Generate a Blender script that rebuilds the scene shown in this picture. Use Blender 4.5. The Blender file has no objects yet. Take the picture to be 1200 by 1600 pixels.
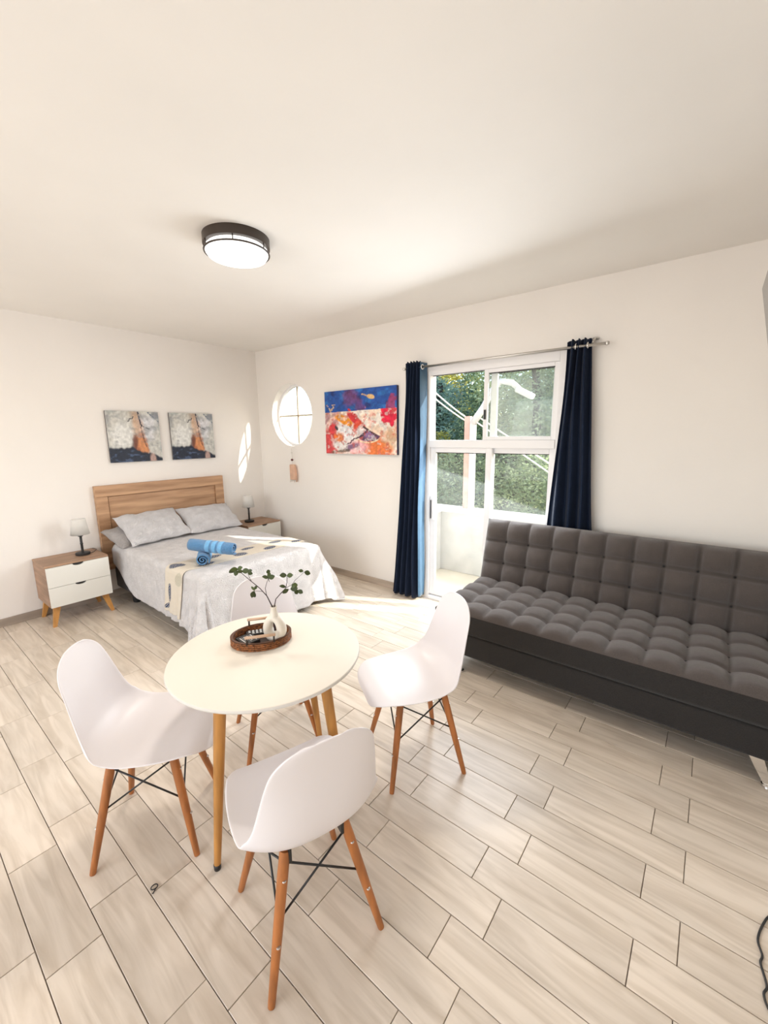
import bpy, bmesh, math, random
import numpy as np
from mathutils import Vector, Matrix

# ------------------------------------------------------------------ camera
sc = bpy.context.scene
C = sc.collection
EYE = Vector((0.0, 0.0, 1.6))
YAW, PITCH, ROLL = math.radians(38.4725), math.radians(10.5151), math.radians(-0.6172)
_f = Vector((-math.sin(YAW)*math.cos(PITCH), math.cos(YAW)*math.cos(PITCH), -math.sin(PITCH)))
_r = Vector((math.cos(YAW), math.sin(YAW), 0.0))
_u = _r.cross(_f)
_r2 = math.cos(ROLL)*_r + math.sin(ROLL)*_u
_u2 = -math.sin(ROLL)*_r + math.cos(ROLL)*_u
cam_d = bpy.data.cameras.new('camera')
cam = bpy.data.objects.new('camera', cam_d); C.objects.link(cam)
cam.matrix_world = Matrix(((_r2.x, _u2.x, -_f.x, EYE.x), (_r2.y, _u2.y, -_f.y, EYE.y),
                           (_r2.z, _u2.z, -_f.z, EYE.z), (0, 0, 0, 1)))
cam_d.sensor_fit = 'VERTICAL'; cam_d.sensor_height = 24.0
cam_d.lens = 24.0*648.23/1600.0
cam_d.clip_start = 0.03; cam_d.clip_end = 200
sc.camera = cam

# ------------------------------------------------------------------ sky, sun, exposure
W = bpy.data.worlds.new('sky'); sc.world = W; W.use_nodes = True
nt = W.node_tree; nt.nodes.clear()
wo = nt.nodes.new('ShaderNodeOutputWorld'); bg = nt.nodes.new('ShaderNodeBackground')
sky = nt.nodes.new('ShaderNodeTexSky'); sky.sky_type = 'NISHITA'; sky.sun_disc = False
sky.sun_elevation = math.radians(33); sky.sun_rotation = math.radians(64); sky.air_density = 1.0; sky.dust_density = 1.5
nt.links.new(sky.outputs[0], bg.inputs[0]); bg.inputs[1].default_value = 0.55
nt.links.new(bg.outputs[0], wo.inputs[0])

sd = bpy.data.lights.new('sun', 'SUN'); so = bpy.data.objects.new('sun', sd); C.objects.link(so)
sd.energy = 7.5; sd.angle = math.radians(0.6); sd.color = (1.0, 0.94, 0.84)
so.rotation_euler = Vector((-1, -0.51, -0.69)).to_track_quat('-Z', 'Y').to_euler()
so.location = (6, 8, 6)

def area(name, loc, direction, sx, sy, power, col):
    d = bpy.data.lights.new(name, 'AREA'); o = bpy.data.objects.new(name, d); C.objects.link(o)
    d.shape = 'RECTANGLE'; d.size = sx; d.size_y = sy; d.energy = power; d.color = col
    o.location = loc; o.rotation_euler = Vector(direction).to_track_quat('-Z', 'Y').to_euler()
    return o
# added fill light behind the camera, brightens the room; no source seen there
area('rear_fill_light', (-1.9, -2.93, 1.45), (0, 1, 0.35), 3.9, 1.9, 84, (1.0, 0.965, 0.93))
# sky light entering at the sliding door
area('daylight_sliding_door', (-1.52, 3.31, 1.28), (-0.1, -1, -0.45), 1.05, 1.9, 46, (0.90, 0.95, 1.0))

vs = sc.view_settings
vs.view_transform = 'Standard'; vs.look = 'None'; vs.gamma = 1.0; vs.use_curve_mapping = False
vs.exposure = 0.26
sc.cycles.use_denoising = True
sc.cycles.max_bounces = 10; sc.cycles.diffuse_bounces = 6; sc.cycles.transparent_max_bounces = 12
sc.cycles.sample_clamp_indirect = 6.0
sc.cycles.caustics_reflective = False; sc.cycles.caustics_refractive = False

random.seed(7); rng = np.random.default_rng(11)
PI = math.pi

# ------------------------------------------------------------------ materials
def new_mat(name):
    m = bpy.data.materials.new(name); m.use_nodes = True
    n = m.node_tree.nodes; n.clear()
    out = n.new('ShaderNodeOutputMaterial'); p = n.new('ShaderNodeBsdfPrincipled')
    m.node_tree.links.new(p.outputs[0], out.inputs[0])
    return m, m.node_tree, p, out

def mat(name, col, rough=0.6, metal=0.0, noise=0.06, scale=(8, 8, 8), bump=0.0, bscale=60, sheen=0.0, spec=0.5,
        coords='Object', per_object=0.0, detail=4, col2=None, coat=0.0):
    m, t, p, out = new_mat(name)
    L = t.links.new
    tc = t.nodes.new('ShaderNodeTexCoord'); mp = t.nodes.new('ShaderNodeMapping')
    L(tc.outputs[coords], mp.inputs[0]); mp.inputs['Scale'].default_value = scale
    vec = mp.outputs[0]
    oi = None
    if per_object:
        oi = t.nodes.new('ShaderNodeObjectInfo')
        ml = t.nodes.new('ShaderNodeMath'); ml.operation = 'MULTIPLY'; ml.inputs[1].default_value = 37.0
        L(oi.outputs['Random'], ml.inputs[0])
        cb = t.nodes.new('ShaderNodeCombineXYZ'); L(ml.outputs[0], cb.inputs[0]); L(ml.outputs[0], cb.inputs[1])
        L(cb.outputs[0], mp.inputs['Location'])
    nz = t.nodes.new('ShaderNodeTexNoise'); nz.inputs['Scale'].default_value = 1.0; nz.inputs['Detail'].default_value = detail
    L(vec, nz.inputs['Vector'])
    rp = t.nodes.new('ShaderNodeValToRGB')
    c2 = col2 or tuple(c*(1-noise*2.2) for c in col)
    rp.color_ramp.elements[0].color = (*c2, 1); rp.color_ramp.elements[1].color = (*(min(1, c*(1+noise*0.8)) for c in col), 1)
    rp.color_ramp.elements[0].position = 0.33; rp.color_ramp.elements[1].position = 0.67
    L(nz.outputs['Fac'], rp.inputs[0])
    csock = rp.outputs[0]
    if per_object:
        hs = t.nodes.new('ShaderNodeHueSaturation')
        mr = t.nodes.new('ShaderNodeMapRange'); mr.inputs['To Min'].default_value = 1-per_object; mr.inputs['To Max'].default_value = 1+per_object
        L(oi.outputs['Random'], mr.inputs['Value']); L(mr.outputs[0], hs.inputs['Value']); L(csock, hs.inputs['Color'])
        csock = hs.outputs[0]
    L(csock, p.inputs['Base Color'])
    p.inputs['Roughness'].default_value = rough; p.inputs['Metallic'].default_value = metal
    p.inputs['Specular IOR Level'].default_value = spec
    p.inputs['Coat Weight'].default_value = coat
    if sheen:
        p.inputs['Sheen Weight'].default_value = sheen; p.inputs['Sheen Roughness'].default_value = 0.5
    if bump:
        n2 = t.nodes.new('ShaderNodeTexNoise'); n2.inputs['Scale'].default_value = bscale; n2.inputs['Detail'].default_value = 4
        L(tc.outputs[coords], n2.inputs['Vector'])
        b = t.nodes.new('ShaderNodeBump'); b.inputs['Strength'].default_value = bump; b.inputs['Distance'].default_value = 0.01
        L(n2.outputs['Fac'], b.inputs['Height']); L(b.outputs[0], p.inputs['Normal'])
    return m

def attr_mat(name, rough=0.6, sheen=0.0, bump=0.0, bscale=60, spec=0.4):
    m, t, p, out = new_mat(name)
    a = t.nodes.new('ShaderNodeAttribute'); a.attribute_name = 'paint'
    t.links.new(a.outputs['Color'], p.inputs['Base Color']); p.inputs['Roughness'].default_value = rough
    p.inputs['Sheen Weight'].default_value = sheen; p.inputs['Specular IOR Level'].default_value = spec
    if bump:
        tc = t.nodes.new('ShaderNodeTexCoord')
        n2 = t.nodes.new('ShaderNodeTexNoise'); n2.inputs['Scale'].default_value = bscale
        t.links.new(tc.outputs['Object'], n2.inputs['Vector'])
        b = t.nodes.new('ShaderNodeBump'); b.inputs['Strength'].default_value = bump; b.inputs['Distance'].default_value = 0.01
        t.links.new(n2.outputs['Fac'], b.inputs['Height']); t.links.new(b.outputs[0], p.inputs['Normal'])
    return m

def emit_mat(name, col, s):
    m = bpy.data.materials.new(name); m.use_nodes = True; t = m.node_tree; t.nodes.clear()
    o = t.nodes.new('ShaderNodeOutputMaterial'); e = t.nodes.new('ShaderNodeEmission')
    e.inputs[0].default_value = (*col, 1); e.inputs[1].default_value = s; t.links.new(e.outputs[0], o.inputs[0]); return m

def glass_mat(name, dust=0.0, refl=0.012):
    m = bpy.data.materials.new(name); m.use_nodes = True; t = m.node_tree; t.nodes.clear(); L = t.links.new
    o = t.nodes.new('ShaderNodeOutputMaterial'); tr = t.nodes.new('ShaderNodeBsdfTransparent')
    tr.inputs[0].default_value = (0.96, 0.98, 0.97, 1)
    gl = t.nodes.new('ShaderNodeBsdfGlossy'); gl.inputs['Roughness'].default_value = 0.02
    mx = t.nodes.new('ShaderNodeMixShader'); mx.inputs[0].default_value = refl
    L(tr.outputs[0], mx.inputs[1]); L(gl.outputs[0], mx.inputs[2]); last = mx
    if dust:
        tl = t.nodes.new('ShaderNodeBsdfTranslucent'); tl.inputs[0].default_value = (0.9, 0.9, 0.86, 1)
        df = t.nodes.new('ShaderNodeBsdfDiffuse'); df.inputs[0].default_value = (0.8, 0.8, 0.76, 1)
        m2 = t.nodes.new('ShaderNodeMixShader'); m2.inputs[0].default_value = 0.5; L(tl.outputs[0], m2.inputs[1]); L(df.outputs[0], m2.inputs[2])
        tc = t.nodes.new('ShaderNodeTexCoord'); nz = t.nodes.new('ShaderNodeTexNoise'); nz.inputs['Scale'].default_value = 5; nz.inputs['Detail'].default_value = 6
        L(tc.outputs['Object'], nz.inputs['Vector'])
        mr = t.nodes.new('ShaderNodeMapRange'); mr.inputs['From Min'].default_value = 0.3; mr.inputs['From Max'].default_value = 0.7
        mr.inputs['To Min'].default_value = dust*0.7; mr.inputs['To Max'].default_value = dust*1.2
        L(nz.outputs['Fac'], mr.inputs['Value'])
        m3 = t.nodes.new('ShaderNodeMixShader'); L(mr.outputs[0], m3.inputs[0]); L(mx.outputs[0], m3.inputs[1]); L(m2.outputs[0], m3.inputs[2]); last = m3
    L(last.outputs[0], o.inputs[0]); return m

def cloth_mat(name, col, trans=0.15, rough=0.9, bump=0.3, bscale=90, sheen=0.2, noise=0.05, crinkle=0.0):
    m = mat(name, col, rough, noise=noise, scale=(14, 14, 14), bump=bump, bscale=bscale, sheen=sheen, spec=0.2)
    t = m.node_tree; L = t.links.new
    p = [n for n in t.nodes if n.type == 'BSDF_PRINCIPLED'][0]; o = [n for n in t.nodes if n.type == 'OUTPUT_MATERIAL'][0]
    if crinkle:
        tc = t.nodes.new('ShaderNodeTexCoord'); v = t.nodes.new('ShaderNodeTexVoronoi'); v.feature = 'DISTANCE_TO_EDGE'
        v.inputs['Scale'].default_value = 22
        nz = t.nodes.new('ShaderNodeTexNoise'); nz.inputs['Scale'].default_value = 9
        ad = t.nodes.new('ShaderNodeVectorMath'); ad.operation = 'ADD'
        L(tc.outputs['Object'], nz.inputs['Vector']); L(tc.outputs['Object'], ad.inputs[0]); L(nz.outputs['Color'], ad.inputs[1]); L(ad.outputs[0], v.inputs['Vector'])
        b = t.nodes.new('ShaderNodeBump'); b.inputs['Strength'].default_value = crinkle; b.inputs['Distance'].default_value = 0.02
        L(v.outputs['Distance'], b.inputs['Height'])
        ob = [n for n in t.nodes if n.type == 'BUMP' and n != b]
        if ob: L(ob[0].outputs[0], b.inputs['Normal'])
        L(b.outputs[0], p.inputs['Normal'])
    if trans:
        tl = t.nodes.new('ShaderNodeBsdfTranslucent'); tl.inputs[0].default_value = (*col, 1)
        mx = t.nodes.new('ShaderNodeMixShader'); mx.inputs[0].default_value = trans
        L(p.outputs[0], mx.inputs[1]); L(tl.outputs[0], mx.inputs[2]); L(mx.outputs[0], o.inputs[0])
    return m

M = {}
M['wall'] = mat('wall_paint', (0.82, 0.783, 0.745), 0.75, noise=0.012, scale=(1.2, 1.2, 1.2), bump=0.10, bscale=22)
M['ceiling'] = mat('ceiling_paint', (0.85, 0.825, 0.785), 0.8, noise=0.02, scale=(0.9, 0.9, 0.9), bump=0.15, bscale=5)
M['grout'] = mat('grout', (0.26, 0.215, 0.175), 0.9, scale=(20, 20, 20), noise=0.1)
M['skirt'] = mat('skirting_tile', (0.46, 0.38, 0.31), 0.45, scale=(2, 2, 14), noise=0.15)
def tile_mat():
    m = mat('wood_look_tile', (0.635, 0.555, 0.465), 0.36, scale=(2.6, 24, 3), noise=0.12, per_object=0.05, detail=6, spec=0.45,
            col2=(0.50, 0.415, 0.325))
    t = m.node_tree; L = t.links.new
    # wandering grain: distort the lookup
    mp = [n for n in t.nodes if n.type == 'MAPPING'][0]
    nz = [n for n in t.nodes if n.type == 'TEX_NOISE'][0]; nz.inputs['Distortion'].default_value = 1.1
    rp = [n for n in t.nodes if n.type == 'VALTORGB'][0]
    rp.color_ramp.elements[0].position = 0.22; rp.color_ramp.elements[1].position = 0.62
    w = t.nodes.new('ShaderNodeTexNoise'); w.inputs['Scale'].default_value = 0.9; w.inputs['Detail'].default_value = 2
    mp2 = t.nodes.new('ShaderNodeMapping'); mp2.inputs['Scale'].default_value = (0.9, 0.25, 1); L(mp.outputs[0], mp2.inputs[0]); L(mp2.outputs[0], w.inputs['Vector'])
    mr = t.nodes.new('ShaderNodeMapRange'); mr.inputs['From Min'].default_value = 0.3; mr.inputs['From Max'].default_value = 0.7
    mr.inputs['To Min'].default_value = 0.9; mr.inputs['To Max'].default_value = 1.07; L(w.outputs['Fac'], mr.inputs['Value'])
    hs = [n for n in t.nodes if n.type == 'HUE_SAT'][0]; p = [n for n in t.nodes if n.type == 'BSDF_PRINCIPLED'][0]
    h2 = t.nodes.new('ShaderNodeHueSaturation'); L(hs.outputs[0], h2.inputs['Color']); L(mr.outputs[0], h2.inputs['Value']); L(h2.outputs[0], p.inputs['Base Color'])
    return m
M['tile'] = tile_mat()
M['plank_far'] = M['tile']
M['white_plastic'] = mat('white_chair_plastic', (0.77, 0.735, 0.745), 0.38, noise=0.0, spec=0.5)
M['chair_wood'] = mat('orange_beech', (0.41, 0.145, 0.038), 0.42, scale=(30, 30, 3), noise=0.16, per_object=0.05)
M['table_wood'] = mat('honey_beech', (0.47, 0.215, 0.050), 0.42, scale=(30, 30, 3), noise=0.14, per_object=0.04)
M['table_top'] = mat('matt_cream_top', (0.76, 0.70, 0.605), 0.5, noise=0.0)
M['table_edge'] = mat('white_table_edge', (0.66, 0.63, 0.58), 0.5, noise=0.0)
M['black_metal'] = mat('black_metal', (0.012, 0.012, 0.012), 0.4, noise=0.0)
M['black_plastic'] = mat('black_plastic', (0.015, 0.014, 0.014), 0.5, noise=0.0)
M['bronze'] = mat('dark_bronze', (0.035, 0.022, 0.015), 0.4, noise=0.0)
M['chrome'] = mat('chrome', (0.80, 0.79, 0.77), 0.12, metal=1.0, noise=0.0)
M['steel'] = mat('brushed_steel', (0.55, 0.53, 0.50), 0.35, metal=1.0, noise=0.0)
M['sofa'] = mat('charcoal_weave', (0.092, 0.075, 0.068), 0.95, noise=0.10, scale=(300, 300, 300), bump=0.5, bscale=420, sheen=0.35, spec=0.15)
M['sofa_shaded'] = mat('charcoal_weave_shaded', (0.032, 0.029, 0.0275), 0.95, noise=0.10, scale=(300, 300, 300), bump=0.5, bscale=420, sheen=0.12, spec=0.15)  # sofa weave darkened: shade of front and sides put into the colour
M['oak'] = mat('oak_veneer', (0.50, 0.305, 0.175), 0.5, scale=(26, 2.0, 26), noise=0.17, detail=6, col2=(0.33, 0.18, 0.095))
M['oak_x'] = mat('oak_veneer_dark', (0.36, 0.215, 0.135), 0.5, scale=(3, 26, 26), noise=0.17, detail=6)
M['nstand_wood'] = mat('walnut_oak_veneer', (0.37, 0.225, 0.14), 0.5, scale=(20, 2.2, 20), noise=0.16, detail=6)
M['leg_yellow'] = mat('yellow_beech', (0.56, 0.27, 0.075), 0.45, scale=(30, 30, 3), noise=0.1)
M['drawer_white'] = mat('white_lacquer', (0.74, 0.73, 0.68), 0.35, noise=0.0)
M['bed_base'] = mat('dark_base_fabric', (0.07, 0.07, 0.075), 0.9, noise=0.05)
M['mattress'] = mat('mattress_ticking', (0.50, 0.48, 0.46), 0.9, noise=0.05)
M['spread'] = cloth_mat('grey_quilted_cotton', (0.65, 0.625, 0.62), 0.0, bump=0.35, bscale=120, crinkle=0.6)
M['pillow'] = cloth_mat('pale_grey_cotton', (0.60, 0.585, 0.595), 0.0, bump=0.25, bscale=120, crinkle=0.6)
M['sham'] = cloth_mat('dull_grey_cotton', (0.37, 0.345, 0.335), 0.0, bump=0.3, bscale=90, crinkle=0.5)
M['towel'] = mat('blue_terry', (0.095, 0.27, 0.52), 0.95, noise=0.12, scale=(160, 160, 160), bump=0.9, bscale=300, sheen=0.4, spec=0.1)
M['towel_band'] = mat('light_blue_terry_band', (0.17, 0.40, 0.66), 0.9, noise=0.05, scale=(60, 60, 60), sheen=0.3, spec=0.1)
M['curtain'] = cloth_mat('navy_curtain', (0.006, 0.014, 0.037), 0.12, rough=0.75, bump=0.12, bscale=60, sheen=0.06)
M['curtain_sunlit'] = cloth_mat('sunlit_navy_curtain', (0.055, 0.120, 0.20), 0.1, rough=0.6, bump=0.25, bscale=30, sheen=0.2)  # navy cloth in sun: the sunlight is put into this lighter blue
M['frame_white'] = mat('white_aluminium', (0.80, 0.79, 0.80), 0.35, noise=0.0)
M['glass'] = glass_mat('clear_glass'); M['glass_dusty'] = glass_mat('dusty_glass', 0.085); M['glass_milky'] = glass_mat('slightly_dusty_glass', 0.035)
M['glass_round'] = glass_mat('frosted_round_glass', 0.30)
M['lamp_shade'] = cloth_mat('white_lamp_shade', (0.93, 0.92, 0.90), 0.6, bump=0.05, sheen=0)
M['lamp_glow'] = emit_mat('ceiling_diffuser', (1.0, 0.96, 0.90), 1.9)
M['rattan'] = mat('orange_rattan', (0.36, 0.125, 0.035), 0.6, noise=0.3, scale=(90, 90, 90), bump=1.0, bscale=120)
M['tray_base'] = mat('dark_brown_tray_base', (0.030, 0.014, 0.010), 0.4, noise=0.1)
M['handle_tan'] = mat('pale_wood_handle', (0.55, 0.36, 0.24), 0.45, noise=0.1)
M['ceramic'] = mat('cream_ceramic', (0.70, 0.64, 0.55), 0.45, noise=0.03, scale=(5, 5, 5))
M['twig'] = mat('dark_twig', (0.055, 0.035, 0.035), 0.7, noise=0.1)
M['leaf'] = mat('olive_leaf', (0.055, 0.080, 0.014), 0.5, noise=0.3, scale=(20, 20, 20), per_object=0.3)
M['print_grey'] = mat('printed_grey', (0.22, 0.22, 0.21), 0.5, noise=0.0)
M['print_white'] = mat('printed_white', (0.60, 0.60, 0.58), 0.5, noise=0.0)
M['canvas_side'] = mat('canvas_side', (0.14, 0.13, 0.13), 0.8, noise=0.1)
M['canvas_side_blue'] = mat('painted_canvas_side', (0.02, 0.02, 0.09), 0.6, noise=0.2, scale=(10, 10, 10))
M['paint'] = attr_mat('painted_canvas', 0.45, bump=0.25, bscale=120)
M['runner'] = attr_mat('printed_cotton', 0.9, 0.1, bump=0.3, bscale=120, spec=0.15)
M['shell'] = cloth_mat('peach_shell', (0.85, 0.60, 0.45), 0.35, rough=0.3, bump=0.3, bscale=60, sheen=0)
M['bead'] = mat('dark_red_bead', (0.12, 0.03, 0.03), 0.3, noise=0.0)
M['string'] = mat('pale_string', (0.6, 0.55, 0.5), 0.8, noise=0.0)
M['concrete'] = mat('pale_painted_concrete', (0.50, 0.49, 0.475), 0.8, noise=0.08, scale=(4, 4, 4), bump=0.3, bscale=30)
M['terrace'] = mat('cream_terrace_floor', (0.74, 0.66, 0.52), 0.6, noise=0.06, scale=(3, 3, 3))
M['pinkpost'] = mat('pink_primed_steel', (0.66, 0.40, 0.33), 0.6, noise=0.1)
M['whitepost'] = mat('white_painted_steel', (0.60, 0.585, 0.56), 0.5, noise=0.03)
M['cable'] = mat('pale_cable', (0.78, 0.74, 0.68), 0.6, noise=0.0)
M['bark'] = mat('dark_bark', (0.045, 0.032, 0.022), 0.95, noise=0.3, scale=(6, 6, 2), bump=0.8, bscale=20)
def foliage_mat(name, c1, c2, c3):
    m, t, p, out = new_mat(name); L = t.links.new
    tc = t.nodes.new('ShaderNodeTexCoord'); nz = t.nodes.new('ShaderNodeTexNoise'); nz.inputs['Scale'].default_value = 1.6; nz.inputs['Detail'].default_value = 8
    nz.inputs['Roughness'].default_value = 0.75
    L(tc.outputs['Object'], nz.inputs['Vector'])
    r = t.nodes.new('ShaderNodeValToRGB'); r.color_ramp.elements[0].position = 0.38; r.color_ramp.elements[0].color = (*c1, 1)
    r.color_ramp.elements[1].position = 0.66; r.color_ramp.elements[1].color = (*c3, 1)
    e = r.color_ramp.elements.new(0.52); e.color = (*c2, 1)
    L(nz.outputs['Fac'], r.inputs[0]); L(r.outputs[0], p.inputs['Base Color']); p.inputs['Roughness'].default_value = 0.55
    tl = t.nodes.new('ShaderNodeBsdfTranslucent'); L(r.outputs[0], tl.inputs[0])
    mx = t.nodes.new('ShaderNodeMixShader'); mx.inputs[0].default_value = 0.45; L(p.outputs[0], mx.inputs[1]); L(tl.outputs[0], mx.inputs[2]); L(mx.outputs[0], out.inputs[0])
    return m
M['fol_green'] = foliage_mat('green_foliage', (0.10, 0.15, 0.07), (0.34, 0.42, 0.21), (0.72, 0.76, 0.44))
M['fol_blue'] = foliage_mat('bluish_foliage', (0.05, 0.10, 0.07), (0.24, 0.36, 0.27), (0.55, 0.68, 0.50))
M['fol_yellow'] = foliage_mat('yellow_foliage', (0.07, 0.075, 0.02), (0.36, 0.35, 0.07), (0.80, 0.72, 0.18))
M['soil'] = mat('dry_ground', (0.20, 0.18, 0.11), 0.95, noise=0.3, scale=(0.5, 0.5, 0.5))
M['screen'] = mat('dark_glossy_screen', (0.05, 0.047, 0.043), 0.18, noise=0.0, spec=0.8)

# ------------------------------------------------------------------ object helpers
def mesh_obj(name, V, F, material, parent=None, smooth=True, mats=None, idx=None):
    me = bpy.data.meshes.new(name); me.from_pydata([tuple(v) for v in V], [], [tuple(f) for f in F]); me.update()
    for m_ in (mats or [material]): me.materials.append(m_)
    if idx is not None: me.polygons.foreach_set('material_index', idx)
    if smooth: me.polygons.foreach_set('use_smooth', [True]*len(me.polygons))
    o = bpy.data.objects.new(name, me); C.objects.link(o)
    if parent is not None: o.parent = parent
    return o
def bm_obj(name, bm, material, parent=None, smooth=False):
    bmesh.ops.recalc_face_normals(bm, faces=bm.faces[:])
    me = bpy.data.meshes.new(name); bm.to_mesh(me); bm.free(); me.materials.append(material)
    if smooth: me.polygons.foreach_set('use_smooth', [True]*len(me.polygons))
    o = bpy.data.objects.new(name, me); C.objects.link(o)
    if parent is not None: o.parent = parent
    return o
def tag(o, label=None, cat=None, group=None, kind=None):
    if label: o['label'] = label
    if cat: o['category'] = cat
    if group: o['group'] = group
    if kind: o['kind'] = kind
    return o
def thing(name, label, cat, loc=(0, 0, 0), rz=0.0, group=None):
    o = bpy.data.objects.new(name, None); C.objects.link(o); o.location = loc; o.rotation_euler = (0, 0, rz)
    o.empty_display_size = 0.1
    return tag(o, label, cat, group)
def add_box(bm, c, s, bevel=0.0, seg=2, rot=None):
    r = bmesh.ops.create_cube(bm, size=1.0); vs_ = r['verts']
    bmesh.ops.scale(bm, vec=Vector(s), verts=vs_)
    if bevel:
        es = list({e for v in vs_ for e in v.link_edges})
        rb = bmesh.ops.bevel(bm, geom=es, offset=bevel, segments=seg, affect='EDGES', profile=0.5)
        vs_ = list({v for f in rb['faces'] for v in f.verts} | {v for v in vs_ if v.is_valid})
    if rot is not None: bmesh.ops.transform(bm, matrix=rot, verts=vs_)
    bmesh.ops.translate(bm, vec=Vector(c), verts=vs_)
def box(name, c, s, material, parent=None, bevel=0.004, seg=2, rot=None, smooth=False):
    bm = bmesh.new(); add_box(bm, c, s, bevel, seg, rot); return bm_obj(name, bm, material, parent, smooth)
def box2(name, a, b, material, parent=None, bevel=0.003, seg=2):
    return box(name, [(a[i]+b[i])/2 for i in range(3)], [abs(b[i]-a[i]) for i in range(3)], material, parent, bevel, seg)
def tube_geo(pts, radii, n=12, caps=True, V=None, F=None, closed=False):
    V = [] if V is None else V; F = [] if F is None else F
    pts = [Vector(p) for p in pts]; b0 = len(V)
    if not hasattr(radii, '__len__'): radii = [radii]*len(pts)
    prev = None; N = len(pts)
    for i, p in enumerate(pts):
        if closed: t = pts[(i+1) % N]-pts[i-1]
        else: t = pts[min(i+1, N-1)]-pts[max(i-1, 0)]
        t.normalize()
        if prev is None:
            a = Vector((0, 0, 1)) if abs(t.z) < 0.9 else Vector((1, 0, 0))
            u = t.cross(a).normalized()
        else:
            u = (prev-t*prev.dot(t)).normalized()
        w = t.cross(u); prev = u
        for k in range(n):
            an = 2*PI*k/n; V.append(p+(u*math.cos(an)+w*math.sin(an))*radii[i])
    R = N if closed else N-1
    for i in range(R):
        j = (i+1) % N
        for k in range(n):
            F.append((b0+i*n+k, b0+i*n+(k+1) % n, b0+j*n+(k+1) % n, b0+j*n+k))
    if caps and not closed:
        F.append(tuple(b0+k for k in range(n))[::-1]); F.append(tuple(b0+(N-1)*n+k for k in range(n)))
    return V, F
def tube(name, pts, radii, material, parent=None, n=12, closed=False):
    V, F = tube_geo(pts, radii, n, closed=closed); return mesh_obj(name, V, F, material, parent)
def lathe_geo(prof, n=48, V=None, F=None, origin=(0, 0, 0), sx=1, sy=1):
    V = [] if V is None else V; F = [] if F is None else F; b0 = len(V)
    for (r, z) in prof:
        for k in range(n):
            a = 2*PI*k/n; V.append((origin[0]+r*math.cos(a)*sx, origin[1]+r*math.sin(a)*sy, origin[2]+z))
    for i in range(len(prof)-1):
        for k in range(n):
            F.append((b0+i*n+k, b0+i*n+(k+1) % n, b0+(i+1)*n+(k+1) % n, b0+(i+1)*n+k))
    if prof[0][0] > 1e-6: F.append(tuple(b0+k for k in range(n))[::-1])
    if prof[-1][0] > 1e-6: F.append(tuple(b0+(len(prof)-1)*n+k for k in range(n)))
    return V, F
def lathe(name, prof, material, parent=None, n=48, origin=(0, 0, 0), sx=1, sy=1):
    V, F = lathe_geo(prof, n, origin=origin, sx=sx, sy=sy)
    o = mesh_obj(name, V, F, material, parent)
    sharp(o); return o
def sharp(o, ang=0.7):
    bm = bmesh.new(); bm.from_mesh(o.data); bmesh.ops.remove_doubles(bm, verts=bm.verts[:], dist=1e-6)
    bmesh.ops.recalc_face_normals(bm, faces=bm.faces[:])
    for e in bm.edges:
        if len(e.link_faces) == 2 and e.calc_face_angle(0) > ang: e.smooth = False
    bm.to_mesh(o.data); bm.free()
def grid_obj(name, P, material, parent=None, colors=None, thick=0.0, offset=-1, wrap=False):
    P = np.asarray(P, float); nu, nv = P.shape[:2]
    V = P.reshape(-1, 3); F = []
    for i in range(nu-1 + (1 if wrap else 0)):
        i2 = (i+1) % nu
        for j in range(nv-1): F.append((i*nv+j, i2*nv+j, i2*nv+j+1, i*nv+j+1))
    o = mesh_obj(name, V, F, material, parent)
    if colors is not None:
        at = o.data.color_attributes.new('paint', 'FLOAT_COLOR', 'POINT')
        c = np.ones((nu*nv, 4), dtype=np.float32); c[:, :3] = np.asarray(colors).reshape(-1, 3); at.data.foreach_set('color', c.ravel())
    if thick:
        md = o.modifiers.new('thickness', 'SOLIDIFY'); md.thickness = thick; md.offset = offset
    return o
def copy_tree(o, parent=None):
    c = o.copy(); C.objects.link(c)
    if parent is not None: c.parent = parent
    for ch in list(o.children): copy_tree(ch, c)
    return c
# smooth value noise in numpy
_T = rng.random((64, 64, 16))
def vnoise(x, y, z=0):
    x = np.asarray(x, float); y = np.asarray(y, float)+0*x; z = np.asarray(z, float)+0*x
    xi = np.floor(x).astype(int); yi = np.floor(y).astype(int); zi = np.floor(z).astype(int)
    fx = x-xi; fy = y-yi; fz = z-zi
    fx = fx*fx*(3-2*fx); fy = fy*fy*(3-2*fy); fz = fz*fz*(3-2*fz); r = 0
    for a in (0, 1):
        for b in (0, 1):
            for c in (0, 1):
                r = r+_T[(xi+a) % 64, (yi+b) % 64, (zi+c) % 16]*(fx if a else 1-fx)*(fy if b else 1-fy)*(fz if c else 1-fz)
    return r
def fbm(x, y, z=0, o=4):
    s = 0; a = 0.5; t = 0
    for k in range(o): s = s+a*vnoise(x*2**k+7*k, y*2**k+3*k, z*2**k); t += a; a *= 0.5
    return s/t
def sstep(a, b, x): t = np.clip((x-a)/(b-a), 0, 1); return t*t*(3-2*t)

# ------------------------------------------------------------------ room shell
XL, XR, YB, YF, H = -4.69, 0.66, 3.32, -2.95, 2.645
TH = 0.16
def struct(o, label=None): o['kind'] = 'structure'; return o

fl = struct(box2('floor', (XL-TH, YF-TH, -0.12), (XR+TH, YB, -0.006), M['grout'], bevel=0))
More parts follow.
